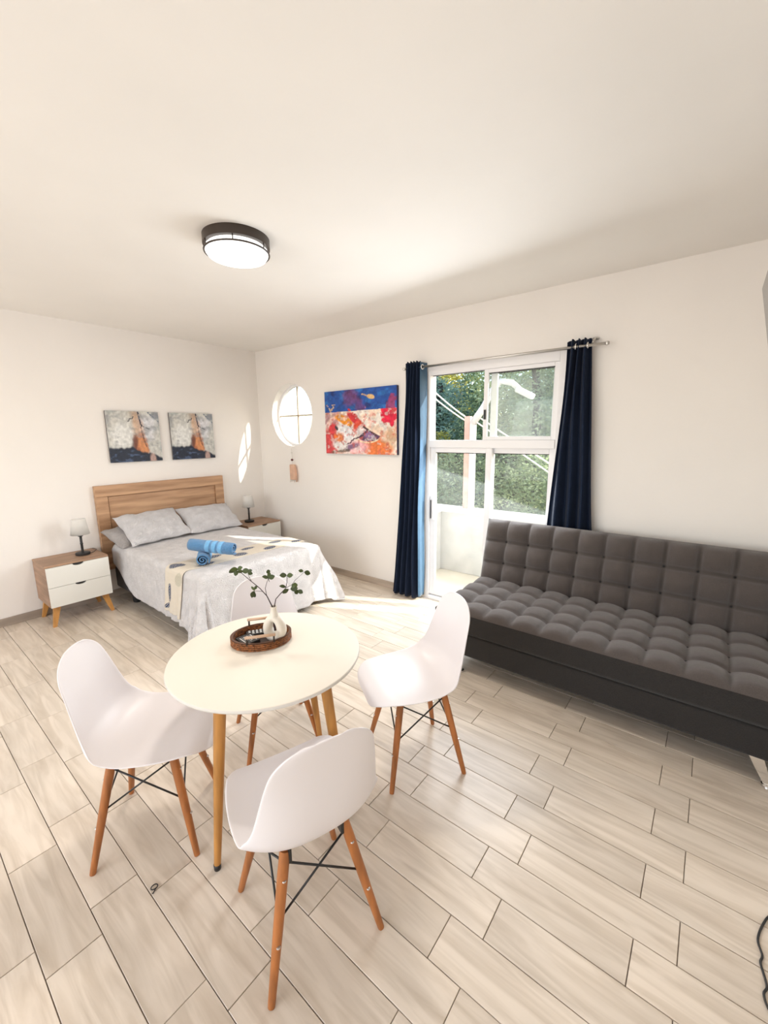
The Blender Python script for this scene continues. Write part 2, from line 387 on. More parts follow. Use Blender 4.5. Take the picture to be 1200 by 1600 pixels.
# wood-look tiles: 0.495 x 0.150, alternate rows shifted by a quarter; only rows in the photo are separate pieces
bm = bmesh.new(); add_box(bm, (0, 0, -0.0045), (0.4922, 0.1475, 0.009), 0.0012, 1)
bmesh.ops.recalc_face_normals(bm, faces=bm.faces[:])
tile_me = bpy.data.meshes.new('tile'); bm.to_mesh(tile_me); bm.free(); tile_me.materials.append(M['tile'])
cut = {}
def tile_mesh(w, d):
    k = (round(w, 3), round(d, 3))
    if k not in cut:
        b = bmesh.new(); add_box(b, (0, 0, -0.0045), (w, d, 0.009), 0.0012, 1); bmesh.ops.recalc_face_normals(b, faces=b.faces[:])
        m_ = bpy.data.meshes.new('tile'); b.to_mesh(m_); b.free(); m_.materials.append(M['tile']); cut[k] = m_
    return cut[k]
ntile = 0; far = bmesh.new()
for k in range(-22, 23):
    y0 = 0.118+0.1503*k; y1 = min(y0+0.1503, YB)
    if y1-y0 < 0.02 or y0 < YF: continue
    off = -0.043+(0.115 if k % 2 == 0 else 0.0)
    n = math.floor((XL-off)/0.495)
    while True:
        a = off+n*0.495; b_ = a+0.495; n += 1
        a = max(a, XL); b_ = min(b_, XR)
        if a >= XR: break
        if b_-a < 0.03: continue
        w, d = b_-a-0.0028, (y1-y0)-0.0028
        c = ((a+b_)/2, (y0+y1)/2)
        # a piece is separate where the camera can see it
        v = Vector((c[0], c[1], 0))-EYE; dep = v.dot(_f)
        vis = dep > 0.2 and abs(v.dot(_r2)/dep) < 0.98 and v.dot(_u2)/dep > -1.33
        if vis:
            o = bpy.data.objects.new('tile', tile_me if abs(w-0.4922) < 1e-3 and abs(d-0.1475) < 1e-3 else tile_mesh(w, d))
            C.objects.link(o); o.parent = fl; ntile += 1
            o.location = (c[0], c[1], random.uniform(-0.0006, 0.0004)); o.rotation_euler = (random.uniform(-.002, .002), random.uniform(-.0008, .0008), 0)
        else:
            add_box(far, (c[0], c[1], -0.0045), (w, d, 0.009))
o = bm_obj('tile_field', far, M['tile'], fl); o['kind'] = 'stuff'
print('tiles', ntile)

struct(box2('ceiling', (XL-TH, YF-TH, H), (XR+TH, YB+TH, H+0.15), M['ceiling'], bevel=0))
struct(box2('wall_left', (XL-TH, YF-TH, -0.12), (XL, YB+TH, H), M['wall'], bevel=0))
struct(box2('wall_right', (XR, YF-TH, -0.12), (XR+TH, YB+TH, H), M['wall'], bevel=0))
# wall behind the camera, around an unseen opening added for the fill light
bm = bmesh.new()
add_box(bm, ((XL+XR)/2, YF-TH/2, 0.22), (XR-XL, TH, 0.68)); add_box(bm, ((XL+XR)/2, YF-TH/2, 2.525), (XR-XL, TH, 0.24))
add_box(bm, (-4.35, YF-TH/2, 1.48), (0.68, TH, 1.85)); add_box(bm, (0.42, YF-TH/2, 1.48), (0.48, TH, 1.85))
struct(bm_obj('wall_front', bm, M['wall']))

# window wall with a round hole and the sliding-door opening
DX0, DX1, DZ0, DZ1 = -2.135, -0.925, 0.035, 2.195
RC, RR = (-4.045, 1.845), 0.368
def wall_back():
    V, F = [], []
    def rect(x0, x1, z0, z1):
        b = len(V)
        for y in (YB, YB+TH): V.extend([(x0, y, z0), (x1, y, z0), (x1, y, z1), (x0, y, z1)])
        F.extend([(b, b+1, b+2, b+3), (b+7, b+6, b+5, b+4), (b, b+4, b+5, b+1), (b+3, b+2, b+6, b+7), (b, b+3, b+7, b+4), (b+1, b+5, b+6, b+2)])
    S = 0.5; sx0, sx1, sz0, sz1 = RC[0]-S, RC[0]+S, RC[1]-S, RC[1]+S
    rect(XL, sx0, -0.12, H); rect(sx1, DX0, -0.12, H); rect(sx0, sx1, -0.12, sz0); rect(sx0, sx1, sz1, H)
    rect(DX0, DX1, DZ1, H); rect(DX1, XR, -0.12, H); rect(DX0, DX1, -0.12, 0.0)
    N = 96; b = len(V)
    for y in (YB, YB+TH):
        for k in range(N):
            a = 2*PI*k/N; c, s = math.cos(a), math.sin(a); V.append((RC[0]+RR*c, y, RC[1]+RR*s))
        for k in range(N):
            a = 2*PI*k/N; c, s = math.cos(a), math.sin(a); q = S/max(abs(c), abs(s)); V.append((RC[0]+q*c, y, RC[1]+q*s))
    for k in range(N):
        k2 = (k+1) % N
        F.append((b+k, b+k2, b+N+k2, b+N+k)); F.append((b+2*N+k, b+3*N+k, b+3*N+k2, b+2*N+k2))
        F.append((b+k, b+2*N+k, b+2*N+k2, b+k2))
    o = mesh_obj('wall_back', V, F, M['wall'], smooth=False); return struct(o)
wall_back()

# skirting
def skirt(name, a, b):
    o = box2(name, a, b, M['skirt'], bevel=0.003); return struct(o)
skirt('baseboard_left', (XL, YF, 0), (XL+0.012, YB, 0.072))
skirt('baseboard_back', (XL+0.012, YB-0.012, 0), (DX0-0.03, YB, 0.072))
skirt('baseboard_back', (DX1+0.03, YB-0.012, 0), (XR, YB, 0.072))
skirt('baseboard_right', (XR-0.012, YF, 0), (XR, YB-0.012, 0.072))

# round window
w1 = bpy.data.objects.new('window_1', None); C.objects.link(w1); w1.location = (RC[0], YB+0.11, RC[1]); w1['kind'] = 'structure'
def ring(name, r0, r1, y0, y1, m, parent, N=72):
    V, F = [], []
    for k in range(N):
        c, s = math.cos(2*PI*k/N), math.sin(2*PI*k/N)
        V += [(r0*c, y0, r0*s), (r1*c, y0, r1*s), (r1*c, y1, r1*s), (r0*c, y1, r0*s)]
    for k in range(N):
        a, b = 4*k, 4*((k+1) % N)
        for j in range(4): F.append((a+j, a+(j+1) % 4, b+(j+1) % 4, b+j))
    o = mesh_obj(name, V, F, m, parent); sharp(o); return o
ring('window_frame', RR-0.028, RR+0.002, -0.02, 0.02, M['frame_white'], w1)
box('muntin', (0, 0, 0), (0.014, 0.02, 2*RR-0.05), mat('tan_muntin', (0.50, 0.40, 0.30), 0.6, noise=0.05), w1, 0.002)
box('muntin', (0, 0, 0), (2*RR-0.05, 0.02, 0.014), M['muntin'] if 'muntin' in M else bpy.data.materials['tan_muntin'], w1, 0.002)
V, F = lathe_geo([(0.0, -0.002), (RR-0.03, -0.002), (RR-0.03, 0.002), (0.0, 0.002)], 64)
V = [(v[0], v[2], v[1]) for v in V]
mesh_obj('window_pane', V, F, M['glass_round'], w1, smooth=False)

# sliding aluminium door with transom window
d1 = bpy.data.objects.new('door_1', None); C.objects.link(d1); d1.location = (0, 0, 0); d1['kind'] = 'structure'
FW = M['frame_white']; yd = YB+0.055
def bar(name, x0, x1, z0, z1, yc, dep, parent=d1, m=FW, bv=0.003): return box2(name, (x0, yc-dep/2, z0), (x1, yc+dep/2, z1), m, parent, bv)
bar('frame_jamb', DX0, DX0+0.045, 0.0, DZ1, yd, 0.10)
bar('frame_jamb', DX1-0.045, DX1, 0.0, DZ1, yd, 0.10)
bar('frame_head', DX0+0.045, DX1-0.045, 2.125, DZ1, yd, 0.10)
bar('transom_bar', DX0+0.045, DX1-0.045, 1.482, 1.548, yd, 0.11)
bar('threshold', DX0+0.045, DX1-0.045, 0.0, 0.035, yd, 0.12)
box2('threshold_track', (DX0+0.045, yd-0.03, 0.035), (DX1-0.045, yd-0.022, 0.05), M['steel'], d1, 0)
def sash(nm, x0, x1, z0, z1, yc, fw, rail, glass, gap=None):
    s = bpy.data.objects.new(nm, None); C.objects.link(s); s.parent = d1
    bar('stile', x0, x0+fw, z0, z1, yc, 0.028, s); bar('stile', x1-fw, x1, z0, z1, yc, 0.028, s)
    bar('rail', x0+fw, x1-fw, z1-rail, z1, yc, 0.028, s); bar('rail', x0+fw, x1-fw, z0, z0+rail, yc, 0.028, s)
    box2('seal', (x0+fw, yc-0.006, z1-rail-0.006), (x1-fw, yc+0.006, z1-rail), M['black_plastic'], s, 0)
    if gap: bar('rail', x0+fw, x1-fw, gap-0.02, gap+0.02, yc, 0.024, s)
    if glass: box2('pane', (x0+fw*0.8, yc-0.003, z0+rail*0.8), (x1-fw*0.8, yc+0.003, z1-rail*0.8), glass, s, 0)
    return s
# upper right sliding sash pushed over the opening, clear pane on the left
sash('transom_sash', -1.575, DX1-0.045, 1.548, 2.125, yd-0.018, 0.038, 0.03, M['glass_dusty'])
sash('transom_sash', -1.530, DX1-0.045, 1.548, 2.125, yd+0.022, 0.055, 0.03, M['glass_milky'])
box2('seal', (DX0+0.045, yd-0.004, 2.119), (-1.575, yd+0.004, 2.125), M['black_plastic'], d1, 0)
box2('window_latch', (-1.568, yd-0.042, 1.72), (-1.548, yd-0.032, 1.80), M['black_plastic'], d1, 0.003)
# two tall sliding leaves
sash('door_leaf', DX0+0.045, -1.485, 0.045, 1.482, yd-0.018, 0.055, 0.045, M['glass_milky'])
sash('door_leaf', -1.540, DX1-0.045, 0.045, 1.482, yd+0.022, 0.055, 0.045, M['glass_milky'])
hp = box2('door_handle', (DX0+0.052, yd-0.050, 0.80), (DX0+0.092, yd-0.032, 1.03), FW, d1, 0.004)
box2('door_pull', (DX0+0.058, yd-0.056, 0.81), (DX0+0.070, yd-0.050, 0.99), M['black_plastic'], hp, 0.003)
# ------------------------------------------------------------------ outside: balcony, post, cables, trees
struct(box2('balcony_floor', (-4.3, YB+TH, -0.14), (1.2, 4.40, -0.02), M['terrace'], bevel=0))
pp = struct(box2('parapet', (-2.62, 4.25, -0.02), (1.2, 4.37, 0.70), M['concrete'], bevel=0.01))
box2('coping', (-2.66, 4.22, 0.70), (1.2, 4.40, 0.755), M['frame_white'], pp, 0.008)
sp = struct(box2('parapet_side', (-2.62, YB+TH, -0.02), (-2.50, 4.25, 0.70), M['whitepost'], bevel=0.008))
box2('coping', (-2.65, YB+TH, 0.70), (-2.47, 4.22, 0.755), M['frame_white'], sp, 0.008)
struct(box2('ground', (-40, 4.45, -3.3), (30, 60, -3.2), M['soil'], bevel=0))

t = thing('clothesline_post', 'pink and white steel post standing on the balcony parapet', 'post', (-2.18, 4.31, 0.755))
box2('post_shaft', (-0.058, -0.03, 0), (0.004, 0.03, 1.04), M['pinkpost'], t, 0.003)
box2('post_sleeve', (0.006, -0.03, 0), (0.062, 0.03, 1.03), M['whitepost'], t, 0.003)
tube('brace_arm', [(0.03, 0, 0.96), (0.16, 0, 1.14), (0.24, 0, 1.30), (0.34, 0, 1.385), (0.46, 0, 1.36), (0.53, 0, 1.30)], [0.042, 0.036, 0.03, 0.03, 0.032, 0.03], M['whitepost'], t)
rot = Matrix.Rotation(math.radians(28), 4, 'Y')
box('lamp_head', (0.60, 0, 1.25), (0.20, 0.09, 0.06), M['whitepost'], t, 0.015, rot=rot)
def sag(a, b, s, n=14):
    a, b = Vector(a), Vector(b); return [a.lerp(b, i/n)-Vector((0, 0, s*4*(i/n)*(1-i/n))) for i in range(n+1)]
cab = [((-3.3, 4.30, 2.72), (-2.24, 4.30, 1.79), 0.06, 'upper of two pale cables rising left from the balcony post'),
       ((-3.3, 4.33, 2.56), (-2.24, 4.33, 1.74), 0.05, 'lower of two pale cables rising left from the balcony post'),
       ((-2.12, 4.30, 1.74), (-0.9, 4.30, 0.96), 0.0, 'pale cable descending right from the balcony post, nearer the post foot'),
       ((-2.12, 4.33, 1.80), (-0.9, 4.33, 1.05), 0.0, 'pale cable descending right from the balcony post, higher of the two')]
for a, b, s, lb in cab: tag(tube('cable', sag(a, b, s), 0.008, M['cable'], n=6), lb, 'cable', 'cables on the balcony')

def foliage(name, blobs, n, size, m, parent, seed):
    r = np.random.default_rng(seed); V = []; 
    w = np.array([b[3]*b[4]*b[5] for b in blobs])**0.66; w = w/w.sum()
    ids = r.choice(len(blobs), n, p=w); B = np.array(blobs)
    d = r.normal(size=(n, 3)); d /= np.linalg.norm(d, axis=1)[:, None]
    rad = r.random(n)**0.28
    lump = 0.80+0.35*fbm(d[:, 0]*3+ids*5+10, d[:, 1]*3+10, d[:, 2]*3+10)
    P = B[ids, :3]+d*B[ids, 3:6]*(rad*lump)[:, None]
    a = r.normal(size=(n, 3)); a[:, 2] *= 0.6; a /= np.linalg.norm(a, axis=1)[:, None]
    b = np.cross(a, r.normal(size=(n, 3))); b /= np.linalg.norm(b, axis=1)[:, None]
    L = size*(0.6+0.8*r.random(n))[:, None]; Wd = L*0.42
    q = np.stack([P-a*L, P+b*Wd, P+a*L, P-b*Wd], 1).reshape(-1, 3)
    me = bpy.data.meshes.new(name); me.vertices.add(4*n); me.vertices.foreach_set('co', q.astype(np.float32).ravel())
    me.loops.add(4*n); me.loops.foreach_set('vertex_index', np.arange(4*n)); me.polygons.add(n)
    me.polygons.foreach_set('loop_start', np.arange(n)*4); me.polygons.foreach_set('loop_total', np.full(n, 4)); me.update(); me.materials.append(m)
    o = bpy.data.objects.new(name, me); C.objects.link(o); o.parent = parent; o['kind'] = 'stuff'; return o
def tree(label, x, y, blobs, m, n, size, seed, trunk_h, lean=(0, 0), branches=4):
    t = thing('tree', label, 'tree', (x, y, -3.2), group='trees beyond the balcony')
    rr = random.Random(seed)
    top = Vector((lean[0], lean[1], trunk_h))
    tp = [Vector((lean[0]*k/6+0.06*math.sin(k*1.7+seed), lean[1]*k/6, trunk_h*k/6)) for k in range(7)]
    tube('trunk', tp, [0.20-0.022*k for k in range(7)], M['bark'], t, 10)
    for i in range(branches):
        k = 2+i % 4; b = tp[k]; an = rr.uniform(0, 2*PI); ln = rr.uniform(1.0, 1.9)
        e = b+Vector((math.cos(an)*ln, math.sin(an)*ln*0.6-0.2, rr.uniform(0.4, 1.4)))
        mid = (b+e)/2+Vector((0, 0, -0.15)); tube('branch', [b, mid, e], [0.075, 0.05, 0.02], M['bark'], t, 7)
    foliage('foliage', [(bx, by, bz, rx, ry, rz) for bx, by, bz, rx, ry, rz in blobs], n, size, m, t, seed)
    return t
tree('bluish conifer-like tree filling the left transom pane', -5.35, 8.9, [(0, 0, 4.6, 1.3, 1.0, 1.6), (0.5, 0, 3.0, 1.6, 1.0, 1.4), (-0.9, 0.2, 5.4, 1.2, 0.9, 1.2), (-0.2, 0.2, 1.6, 1.8, 1.0, 1.2)], M['fol_blue'], 45000, 0.043, 3, 6.0)
tree('yellow tree high behind the left transom pane', -9.2, 12.6, [(0, 0, 6.6, 2.6, 1.5, 2.6), (-2, 0, 5.0, 2, 1.4, 2.4), (1.8, 0, 5.2, 2, 1.5, 2.2)], M['fol_yellow'], 36000, 0.065, 4, 7.0, branches=6)
tree('mid green bushy tree behind the balcony post', -4.35, 8.4, [(-0.2, 0.6, 3.0, 1.5, 0.8, 2.0), (-0.6, 0.3, 1.2, 1.8, 1.2, 1.4), (0.3, 0.9, 6.2, 0.9, 0.7, 0.9), (0.6, 0.6, 4.2, 1.2, 0.7, 1.2)], M['fol_green'], 45000, 0.043, 5, 5.0)
tree('broad green tree behind the right transom pane', -3.0, 8.8, [(0, 0, 4.6, 1.8, 1.2, 1.7), (0.5, 0, 2.8, 1.9, 1.1, 1.7), (-0.7, 0, 1.2, 1.9, 1.1, 1.2), (1.3, 0, 6.0, 1.4, 1.1, 1.0)], M['fol_green'], 51000, 0.043, 6, 6.2)
tree('low yellow-green shrub crown showing at the foot of the left transom pane', -4.75, 7.5, [(0.12, 0, 4.50, 0.45, 0.35, 0.42), (-0.4, 0, 4.2, 0.6, 0.35, 0.5), (0, 0, 3.4, 0.5, 0.4, 0.7)], M['fol_yellow'], 5000, 0.035, 12, 4.4)
tree('pale green bushy tree nearest the balcony behind the left door leaf', -3.75, 6.9, [(0, 0, 3.75, 0.85, 0.45, 0.8), (-0.6, 0.1, 3.5, 0.7, 0.4, 0.75), (0.2, 0, 2.6, 0.8, 0.5, 0.8)], M['fol_green'], 12000, 0.036, 21, 3.2)
tree('pale green bushy tree nearest the balcony behind the right door leaf', -2.25, 7.0, [(0, 0, 3.8, 0.95, 0.45, 0.85), (0.7, 0.1, 3.5, 0.7, 0.4, 0.75), (-0.2, 0, 2.6, 0.8, 0.5, 0.8)], M['fol_green'], 12000, 0.036, 22, 3.2)
tree('deep bluish green tree at the right, partly hidden by the right curtain', -1.7, 9.9, [(0, 0, 4.6, 1.9, 1.2, 1.9), (0.3, 0, 2.4, 2.0, 1.2, 1.7)], M['fol_blue'], 30000, 0.050, 9, 5.8)
tree('far green tree closing the gap between the nearer crowns', -7.0, 14.0, [(0, 0, 3.6, 3.2, 1.6, 3.2), (4, 0, 4.4, 3.0, 1.6, 3.4), (8, 0, 4.2, 2.6, 1.4, 3.2), (-4, 0, 3.4, 2.8, 1.6, 3.0)], M['fol_green'], 60000, 0.080, 10, 6.5, branches=5)

# ------------------------------------------------------------------ curtains and rod
t = thing('curtain_rod', 'thin steel curtain rod over the sliding door', 'curtain rod', (-1.45, 3.235, 2.19))
tube('rod', [(-0.86, 0, 0.0), (0.80, 0, 0.0)], 0.0095, M['steel'], t)
for sx in (-0.80, 0.715):
    b = tube('bracket', [(sx, 0.083, 0.055), (sx, 0.03, 0.04), (sx, 0.0, 0.014)], 0.008, M['steel'], t, 8)
    lathe('bracket_rose', [(0, -0.008), (0.022, -0.006), (0.024, 0.0), (0.015, 0.006), (0, 0.008)], M['steel'], b, 16, (sx, 0.075, 0.055))
for sx in (-0.865, 0.805):
    lathe('finial', [(0, -0.014), (0.012, -0.010), (0.014, 0), (0.012, 0.010), (0, 0.014)], M['steel'], t, 16, (sx, 0, 0))

def curtain(label, top, bot, zt, zb, yc, folds, amp, lapel=None, n=170, mz=60):
    t = thing('curtain', label, 'curtain', ((top[0]+top[1])/2, yc, zb), group='curtains of the sliding door')
    P = np.zeros((n, mz, 3)); u = np.linspace(0, 1, n)[:, None]; v = np.linspace(0, 1, mz)[None, :]   # v 0 top 1 bottom
    x0 = top[0]+(bot[0]-top[0])*v**1.3; x1 = top[1]+(bot[1]-top[1])*v**1.3
    uu = np.clip(u/(0.80 if lapel else 1.0), 0, 1)
    x = x0+(x1-x0)*uu+0.006*np.sin(9*v+6*u)
    a = amp*(0.75+0.5*v)
    y = yc+a*np.sin(2*PI*folds*uu+0.6*np.sin(3*v))+0.004*np.sin(14*v+20*u)
    if lapel:
        lu = np.clip((u-0.80)/0.20, 0, 1)
        x = x+lu*0.012+0.006*np.sin(lu*PI*2)*(0.3+v)
        y = y+lu*(lapel[0]-yc-a*np.sin(2*PI*folds+0.6*np.sin(3*v)))*1.0+lu*(1-lu)*lapel[1]
    z = zt+(zb-zt)*v+0.012*np.abs(np.sin(2*PI*folds*uu))*(1-v)**8-0.01*np.cos(2*PI*folds*uu)*(v**10)
    P[..., 0] = x-t.location.x; P[..., 1] = y-t.location.y; P[..., 2] = z-t.location.z
    k = int(n*0.80)+1 if lapel else n
    grid_obj('curtain_panel', P[:k], M['curtain'], t, thick=0.003, offset=0)
    if lapel: grid_obj('curtain_sunlit_edge', P[k-1:], M['curtain_sunlit'], t, thick=0.003, offset=0)  # edge strip of the same curtain, coloured as sunlit
    return t
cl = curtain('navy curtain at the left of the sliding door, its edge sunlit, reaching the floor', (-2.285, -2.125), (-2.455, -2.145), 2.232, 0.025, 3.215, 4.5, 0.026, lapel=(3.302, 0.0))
cr = curtain('navy curtain at the right of the sliding door, falling behind the sofa', (-0.905, -0.745), (-1.03, -0.55), 2.232, 0.045, 3.252, 3.5, 0.030)
def eyelet(parent, x, y, z, ax):
    R_ = 0.019; pts = []
    for k in range(20):
        a = 2*PI*k/20; c, s = R_*math.cos(a), R_*math.sin(a)
        pts.append((x+(c if ax == 'x' else 0), y+(c if ax == 'y' else 0), z+s))
    tube('eyelet', [Vector(p)-parent.location for p in pts], 0.005, M['chrome'], parent, 8, closed=True)
eyelet(cl, -2.118, 3.235, 2.19, 'y'); eyelet(cl, -2.20, 3.235, 2.19, 'x'); eyelet(cr, -0.842, 3.235, 2.19, 'y'); eyelet(cr, -0.765, 3.235, 2.19, 'y')

# ------------------------------------------------------------------ paintings
def canvas(label, name, origin, ux, w, h, depth, normal, paintfn, side, n=(150, 120), cat='picture', group=None):
    """origin = lower left corner on the wall seen from the room, ux = direction to the right, normal = into the room"""
    origin = tuple(Vector(origin)+Vector(normal)*0.004); t = thing(name, label, cat, origin, group=group); ux = Vector(ux); nn = Vector(normal); uz = Vector((0, 0, 1))
    u = np.linspace(0, 1, n[0]); v = np.linspace(0, 1, n[1]); U, Vv = np.meshgrid(u, v, indexing='ij')
    P = np.zeros((n[0], n[1], 3))
    for a in range(3): P[..., a] = ux[a]*U*w+uz[a]*Vv*h+nn[a]*(depth+0.0006)
    grid_obj('painted_front', P, M['paint'], t, colors=paintfn(U, Vv))
    c = ux*w/2+uz*h/2+nn*depth/2
    box('stretcher_box', c, [abs(ux[a])*w+abs(uz[a])*h+abs(nn[a])*depth for a in range(3)], side, t, 0.002, 1)
    return t
def mixc(c, col, m): return c*(1-m[..., None])+np.array(col)*m[..., None]
def ell(U, V, cx, cy, rx, ry, rot=0, soft=0.15, nz=0.25, f=9, seed=0):
    c, s = math.cos(rot), math.sin(rot); x = (U-cx)*c+(V-cy)*s; y = -(U-cx)*s+(V-cy)*c
    d = np.sqrt((x/rx)**2+(y/ry)**2)+nz*(fbm(U*f+seed, V*f+seed*2)-0.5)*2
    return 1-sstep(1-soft, 1+soft, d)
def line(U, V, x0, y0, x1, y1, w, seed=0, wob=0.02):
    dx, dy = x1-x0, y1-y0; L = math.hypot(dx, dy); tt = np.clip(((U-x0)*dx+(V-y0)*dy)/L**2, 0, 1)
    wx = wob*(fbm(tt*6+seed, 0*tt+seed)-0.5)*2
    d = np.hypot(U-(x0+dx*tt)-wx, V-(y0+dy*tt)+wx); return 1-sstep(w*0.5, w, d)
def paint_small(U, V):
    n1 = fbm(U*4, V*4); c = np.zeros(U.shape+(3,))+np.array((0.56, 0.55, 0.51))
    c = mixc(c, (0.30, 0.33, 0.33), sstep(0.45, 0.75, n1)*0.8)
    c = mixc(c, (0.72, 0.72, 0.70), ell(U, V, 0.26, 0.55, 0.2, 0.25, nz=0.5, soft=0.5)*0.8)
    c = mixc(c, (0.40, 0.36, 0.31), ell(U, V, 0.52, 0.93, 0.12, 0.12, nz=0.5, soft=0.4)*0.9)
    c = mixc(c, (0.62, 0.62, 0.66), ell(U, V, 0.76, 0.7, 0.18, 0.25, nz=0.4, soft=0.4)*0.8)
    c = mixc(c, (0.60, 0.35, 0.20), ell(U, V, 0.58, 0.62, 0.09, 0.40, 0.12, nz=0.45, soft=0.6)*0.7)
    c = mixc(c, (0.42, 0.13, 0.045), ell(U, V, 0.60, 0.30, 0.14, 0.27, 0.15, nz=0.35, soft=0.25)*0.95)
    c = mixc(c, (0.60, 0.26, 0.11), ell(U, V, 0.64, 0.30, 0.07, 0.22, 0.3, nz=0.5, soft=0.5)*0.8)
    c = mixc(c, (0.10, 0.03, 0.02), ell(U, V, 0.47, 0.34, 0.05, 0.2, -0.2, nz=0.5, soft=0.4)*0.8)
    edge = 0.29-0.30*np.clip(U-0.42, 0, 1)*1.4+0.09*(fbm(U*9, V*0+3)-0.5)
    c = mixc(c, (0.012, 0.018, 0.035), 1-sstep(edge-0.02, edge+0.03, V))
    c = mixc(c, (0.06, 0.09, 0.17), (1-sstep(edge-0.1, edge-0.04, V))*sstep(0.5, 0.7, fbm(U*10+3, V*22)))
    c = mixc(c, (0.05, 0.05, 0.06), line(U, V, 0.40, 0.80, 0.50, 0.90, 0.012, 3))
    c = mixc(c, (0.03, 0.03, 0.05), line(U, V, 0.60, 0.98, 0.64, 0.72, 0.02, 4))
    c = mixc(c, (0.02, 0.02, 0.03), line(U, V, 0.64, 0.72, 0.80, 0.65, 0.018, 5))
    c = mixc(c, (0.12, 0.06, 0.04), line(U, V, 0.62, 0.70, 0.70, 0.30, 0.014, 7))
    c = mixc(c, (0.12, 0.15, 0.20), line(U, V, 0.80, 0.98, 0.99, 0.80, 0.02, 6))
    c = mixc(c, (0.18, 0.20, 0.24), ell(U, V, 0.94, 0.93, 0.10, 0.08, nz=0.5, soft=0.4)*0.8)
    c = mixc(c, (0.60, 0.40, 0.34), ell(U, V, 0.80, 0.05, 0.06, 0.1, nz=0.4, soft=0.4)*0.7)
    g = fbm(U*26, V*20, 3); h_ = fbm(U*7+2, V*9, 4); c = mixc(c, (0.22, 0.23, 0.25), sstep(0.52, 0.75, h_)*(V > 0.3)*0.55)
    return c*(0.66+0.68*g[..., None])
def paint_big(U, V):
    n1 = fbm(U*7, V*6, 2); c = np.zeros(U.shape+(3,))+np.array((0.78, 0.60, 0.47))
    c = mixc(c, (0.80, 0.73, 0.66), sstep(0.45, 0.6, n1)); c = mixc(c, (0.80, 0.42, 0.34), sstep(0.6, 0.75, fbm(U*9+4, V*7))*0.8)
    R = (0.62, 0.03, 0.04); O = (0.78, 0.18, 0.03)
    c = mixc(c, (0.40, 0.18, 0.22), ell(U, V, 0.10, 0.52, 0.14, 0.2, nz=0.5, soft=0.4, seed=2)*0.8)
    c = mixc(c, R, ell(U, V, 0.07, 0.22, 0.13, 0.30, nz=0.6, soft=0.3, seed=1)*0.95)
    c = mixc(c, (0.80, 0.34, 0.40), ell(U, V, 0.55, 0.12, 0.22, 0.12, nz=0.6, soft=0.5, seed=3)*0.8)
    c = mixc(c, O, ell(U, V, 0.76, 0.10, 0.17, 0.12, nz=0.6, soft=0.35, seed=4)*0.95)
    c = mixc(c, (0.55, 0.33, 0.16), ell(U, V, 0.93, 0.25, 0.1, 0.18, nz=0.6, soft=0.5, seed=5)*0.7)
    c = mixc(c, (0.75, 0.74, 0.76), ell(U, V, 0.31, 0.38, 0.15, 0.17, -0.4, nz=0.45, soft=0.25, seed=6))
    c = mixc(c, (0.75, 0.74, 0.72), ell(U, V, 0.22, 0.15, 0.13, 0.09, nz=0.45, soft=0.3, seed=7)*0.95)
    arc = np.abs(np.hypot((U-0.22)/0.20, (V-0.36)/0.24)-1)
    c = mixc(c, (0.74, 0.50, 0.44), (1-sstep(0.08, 0.2, arc))*sstep(0.3, 0.5, V))
    c = mixc(c, (0.78, 0.28, 0.02), ell(U, V, 0.29, 0.54, 0.15, 0.065, -0.5, nz=0.3, soft=0.2, seed=8))
    c = mixc(c, (0.78, 0.20, 0.03), ell(U, V, 0.20, 0.28, 0.08, 0.08, nz=0.5, soft=0.3, seed=9)*0.9)
    c = mixc(c, R, ell(U, V, 0.45, 0.53, 0.05, 0.19, 0.75, nz=0.35, soft=0.2, seed=10))
    c = mixc(c, (0.65, 0.07, 0.03), ell(U, V, 0.49, 0.43, 0.07, 0.08, nz=0.4, soft=0.3, seed=10))
    c = mixc(c, (0.70, 0.62, 0.62), ell(U, V, 0.54, 0.36, 0.08, 0.07, nz=0.3, soft=0.3, seed=11))
    bw = ((V < 0.42-0.62*(U-0.56)) | (U < 0.56)) & (np.hypot((U-0.64)/0.19, (V-0.33)/0.13) < 1) & (V < 0.24+0.9*(U-0.46))
    c = mixc(c, (0.10, 0.045, 0.10), bw.astype(float)); c = mixc(c, (0.28, 0.16, 0.33), bw*ell(U, V, 0.66, 0.30, 0.08, 0.05, nz=0.4, soft=0.5))
    arc = np.abs(np.hypot((U-0.62)/0.20, (V-0.34)/0.16)-1); c = mixc(c, (0.80, 0.66, 0.42), (1-sstep(0.03, 0.07, arc))*(V < 0.33)*(U > 0.46))
    c = mixc(c, (0.07, 0.03, 0.03), line(U, V, 0.57, 0.42, 0.76, 0.27, 0.02, 2)); c = mixc(c, (0.08, 0.04, 0.06), line(U, V, 0.33, 0.15, 0.60, 0.34, 0.014, 3))
    c = mixc(c, (0.45, 0.10, 0.05), line(U, V, 0.37, 0.44, 0.50, 0.26, 0.008, 4)); c = mixc(c, (0.16, 0.09, 0.19), ell(U, V, 0.40, 0.12, 0.10, 0.04, 0.4, nz=0.7, soft=0.4, seed=12)*0.9)
    c = mixc(c, (0.10, 0.09, 0.06), ell(U, V, 0.22, 0.04, 0.12, 0.03, 0.1, nz=0.9, soft=0.3, seed=13)*0.8)
    c = mixc(c, (0.05, 0.04, 0.05), ell(U, V, 0.17, 0.42, 0.02, 0.04, 0.4, nz=0.6, seed=14)); 
    c = mixc(c, (0.68, 0.01, 0.05), ell(U, V, 0.93, 0.60, 0.12, 0.14, nz=0.9, soft=0.15, f=16, seed=15))
    top = V > 0.665+0.02*U; blue = np.zeros(U.shape+(3,))+np.array((0.012, 0.075, 0.33))
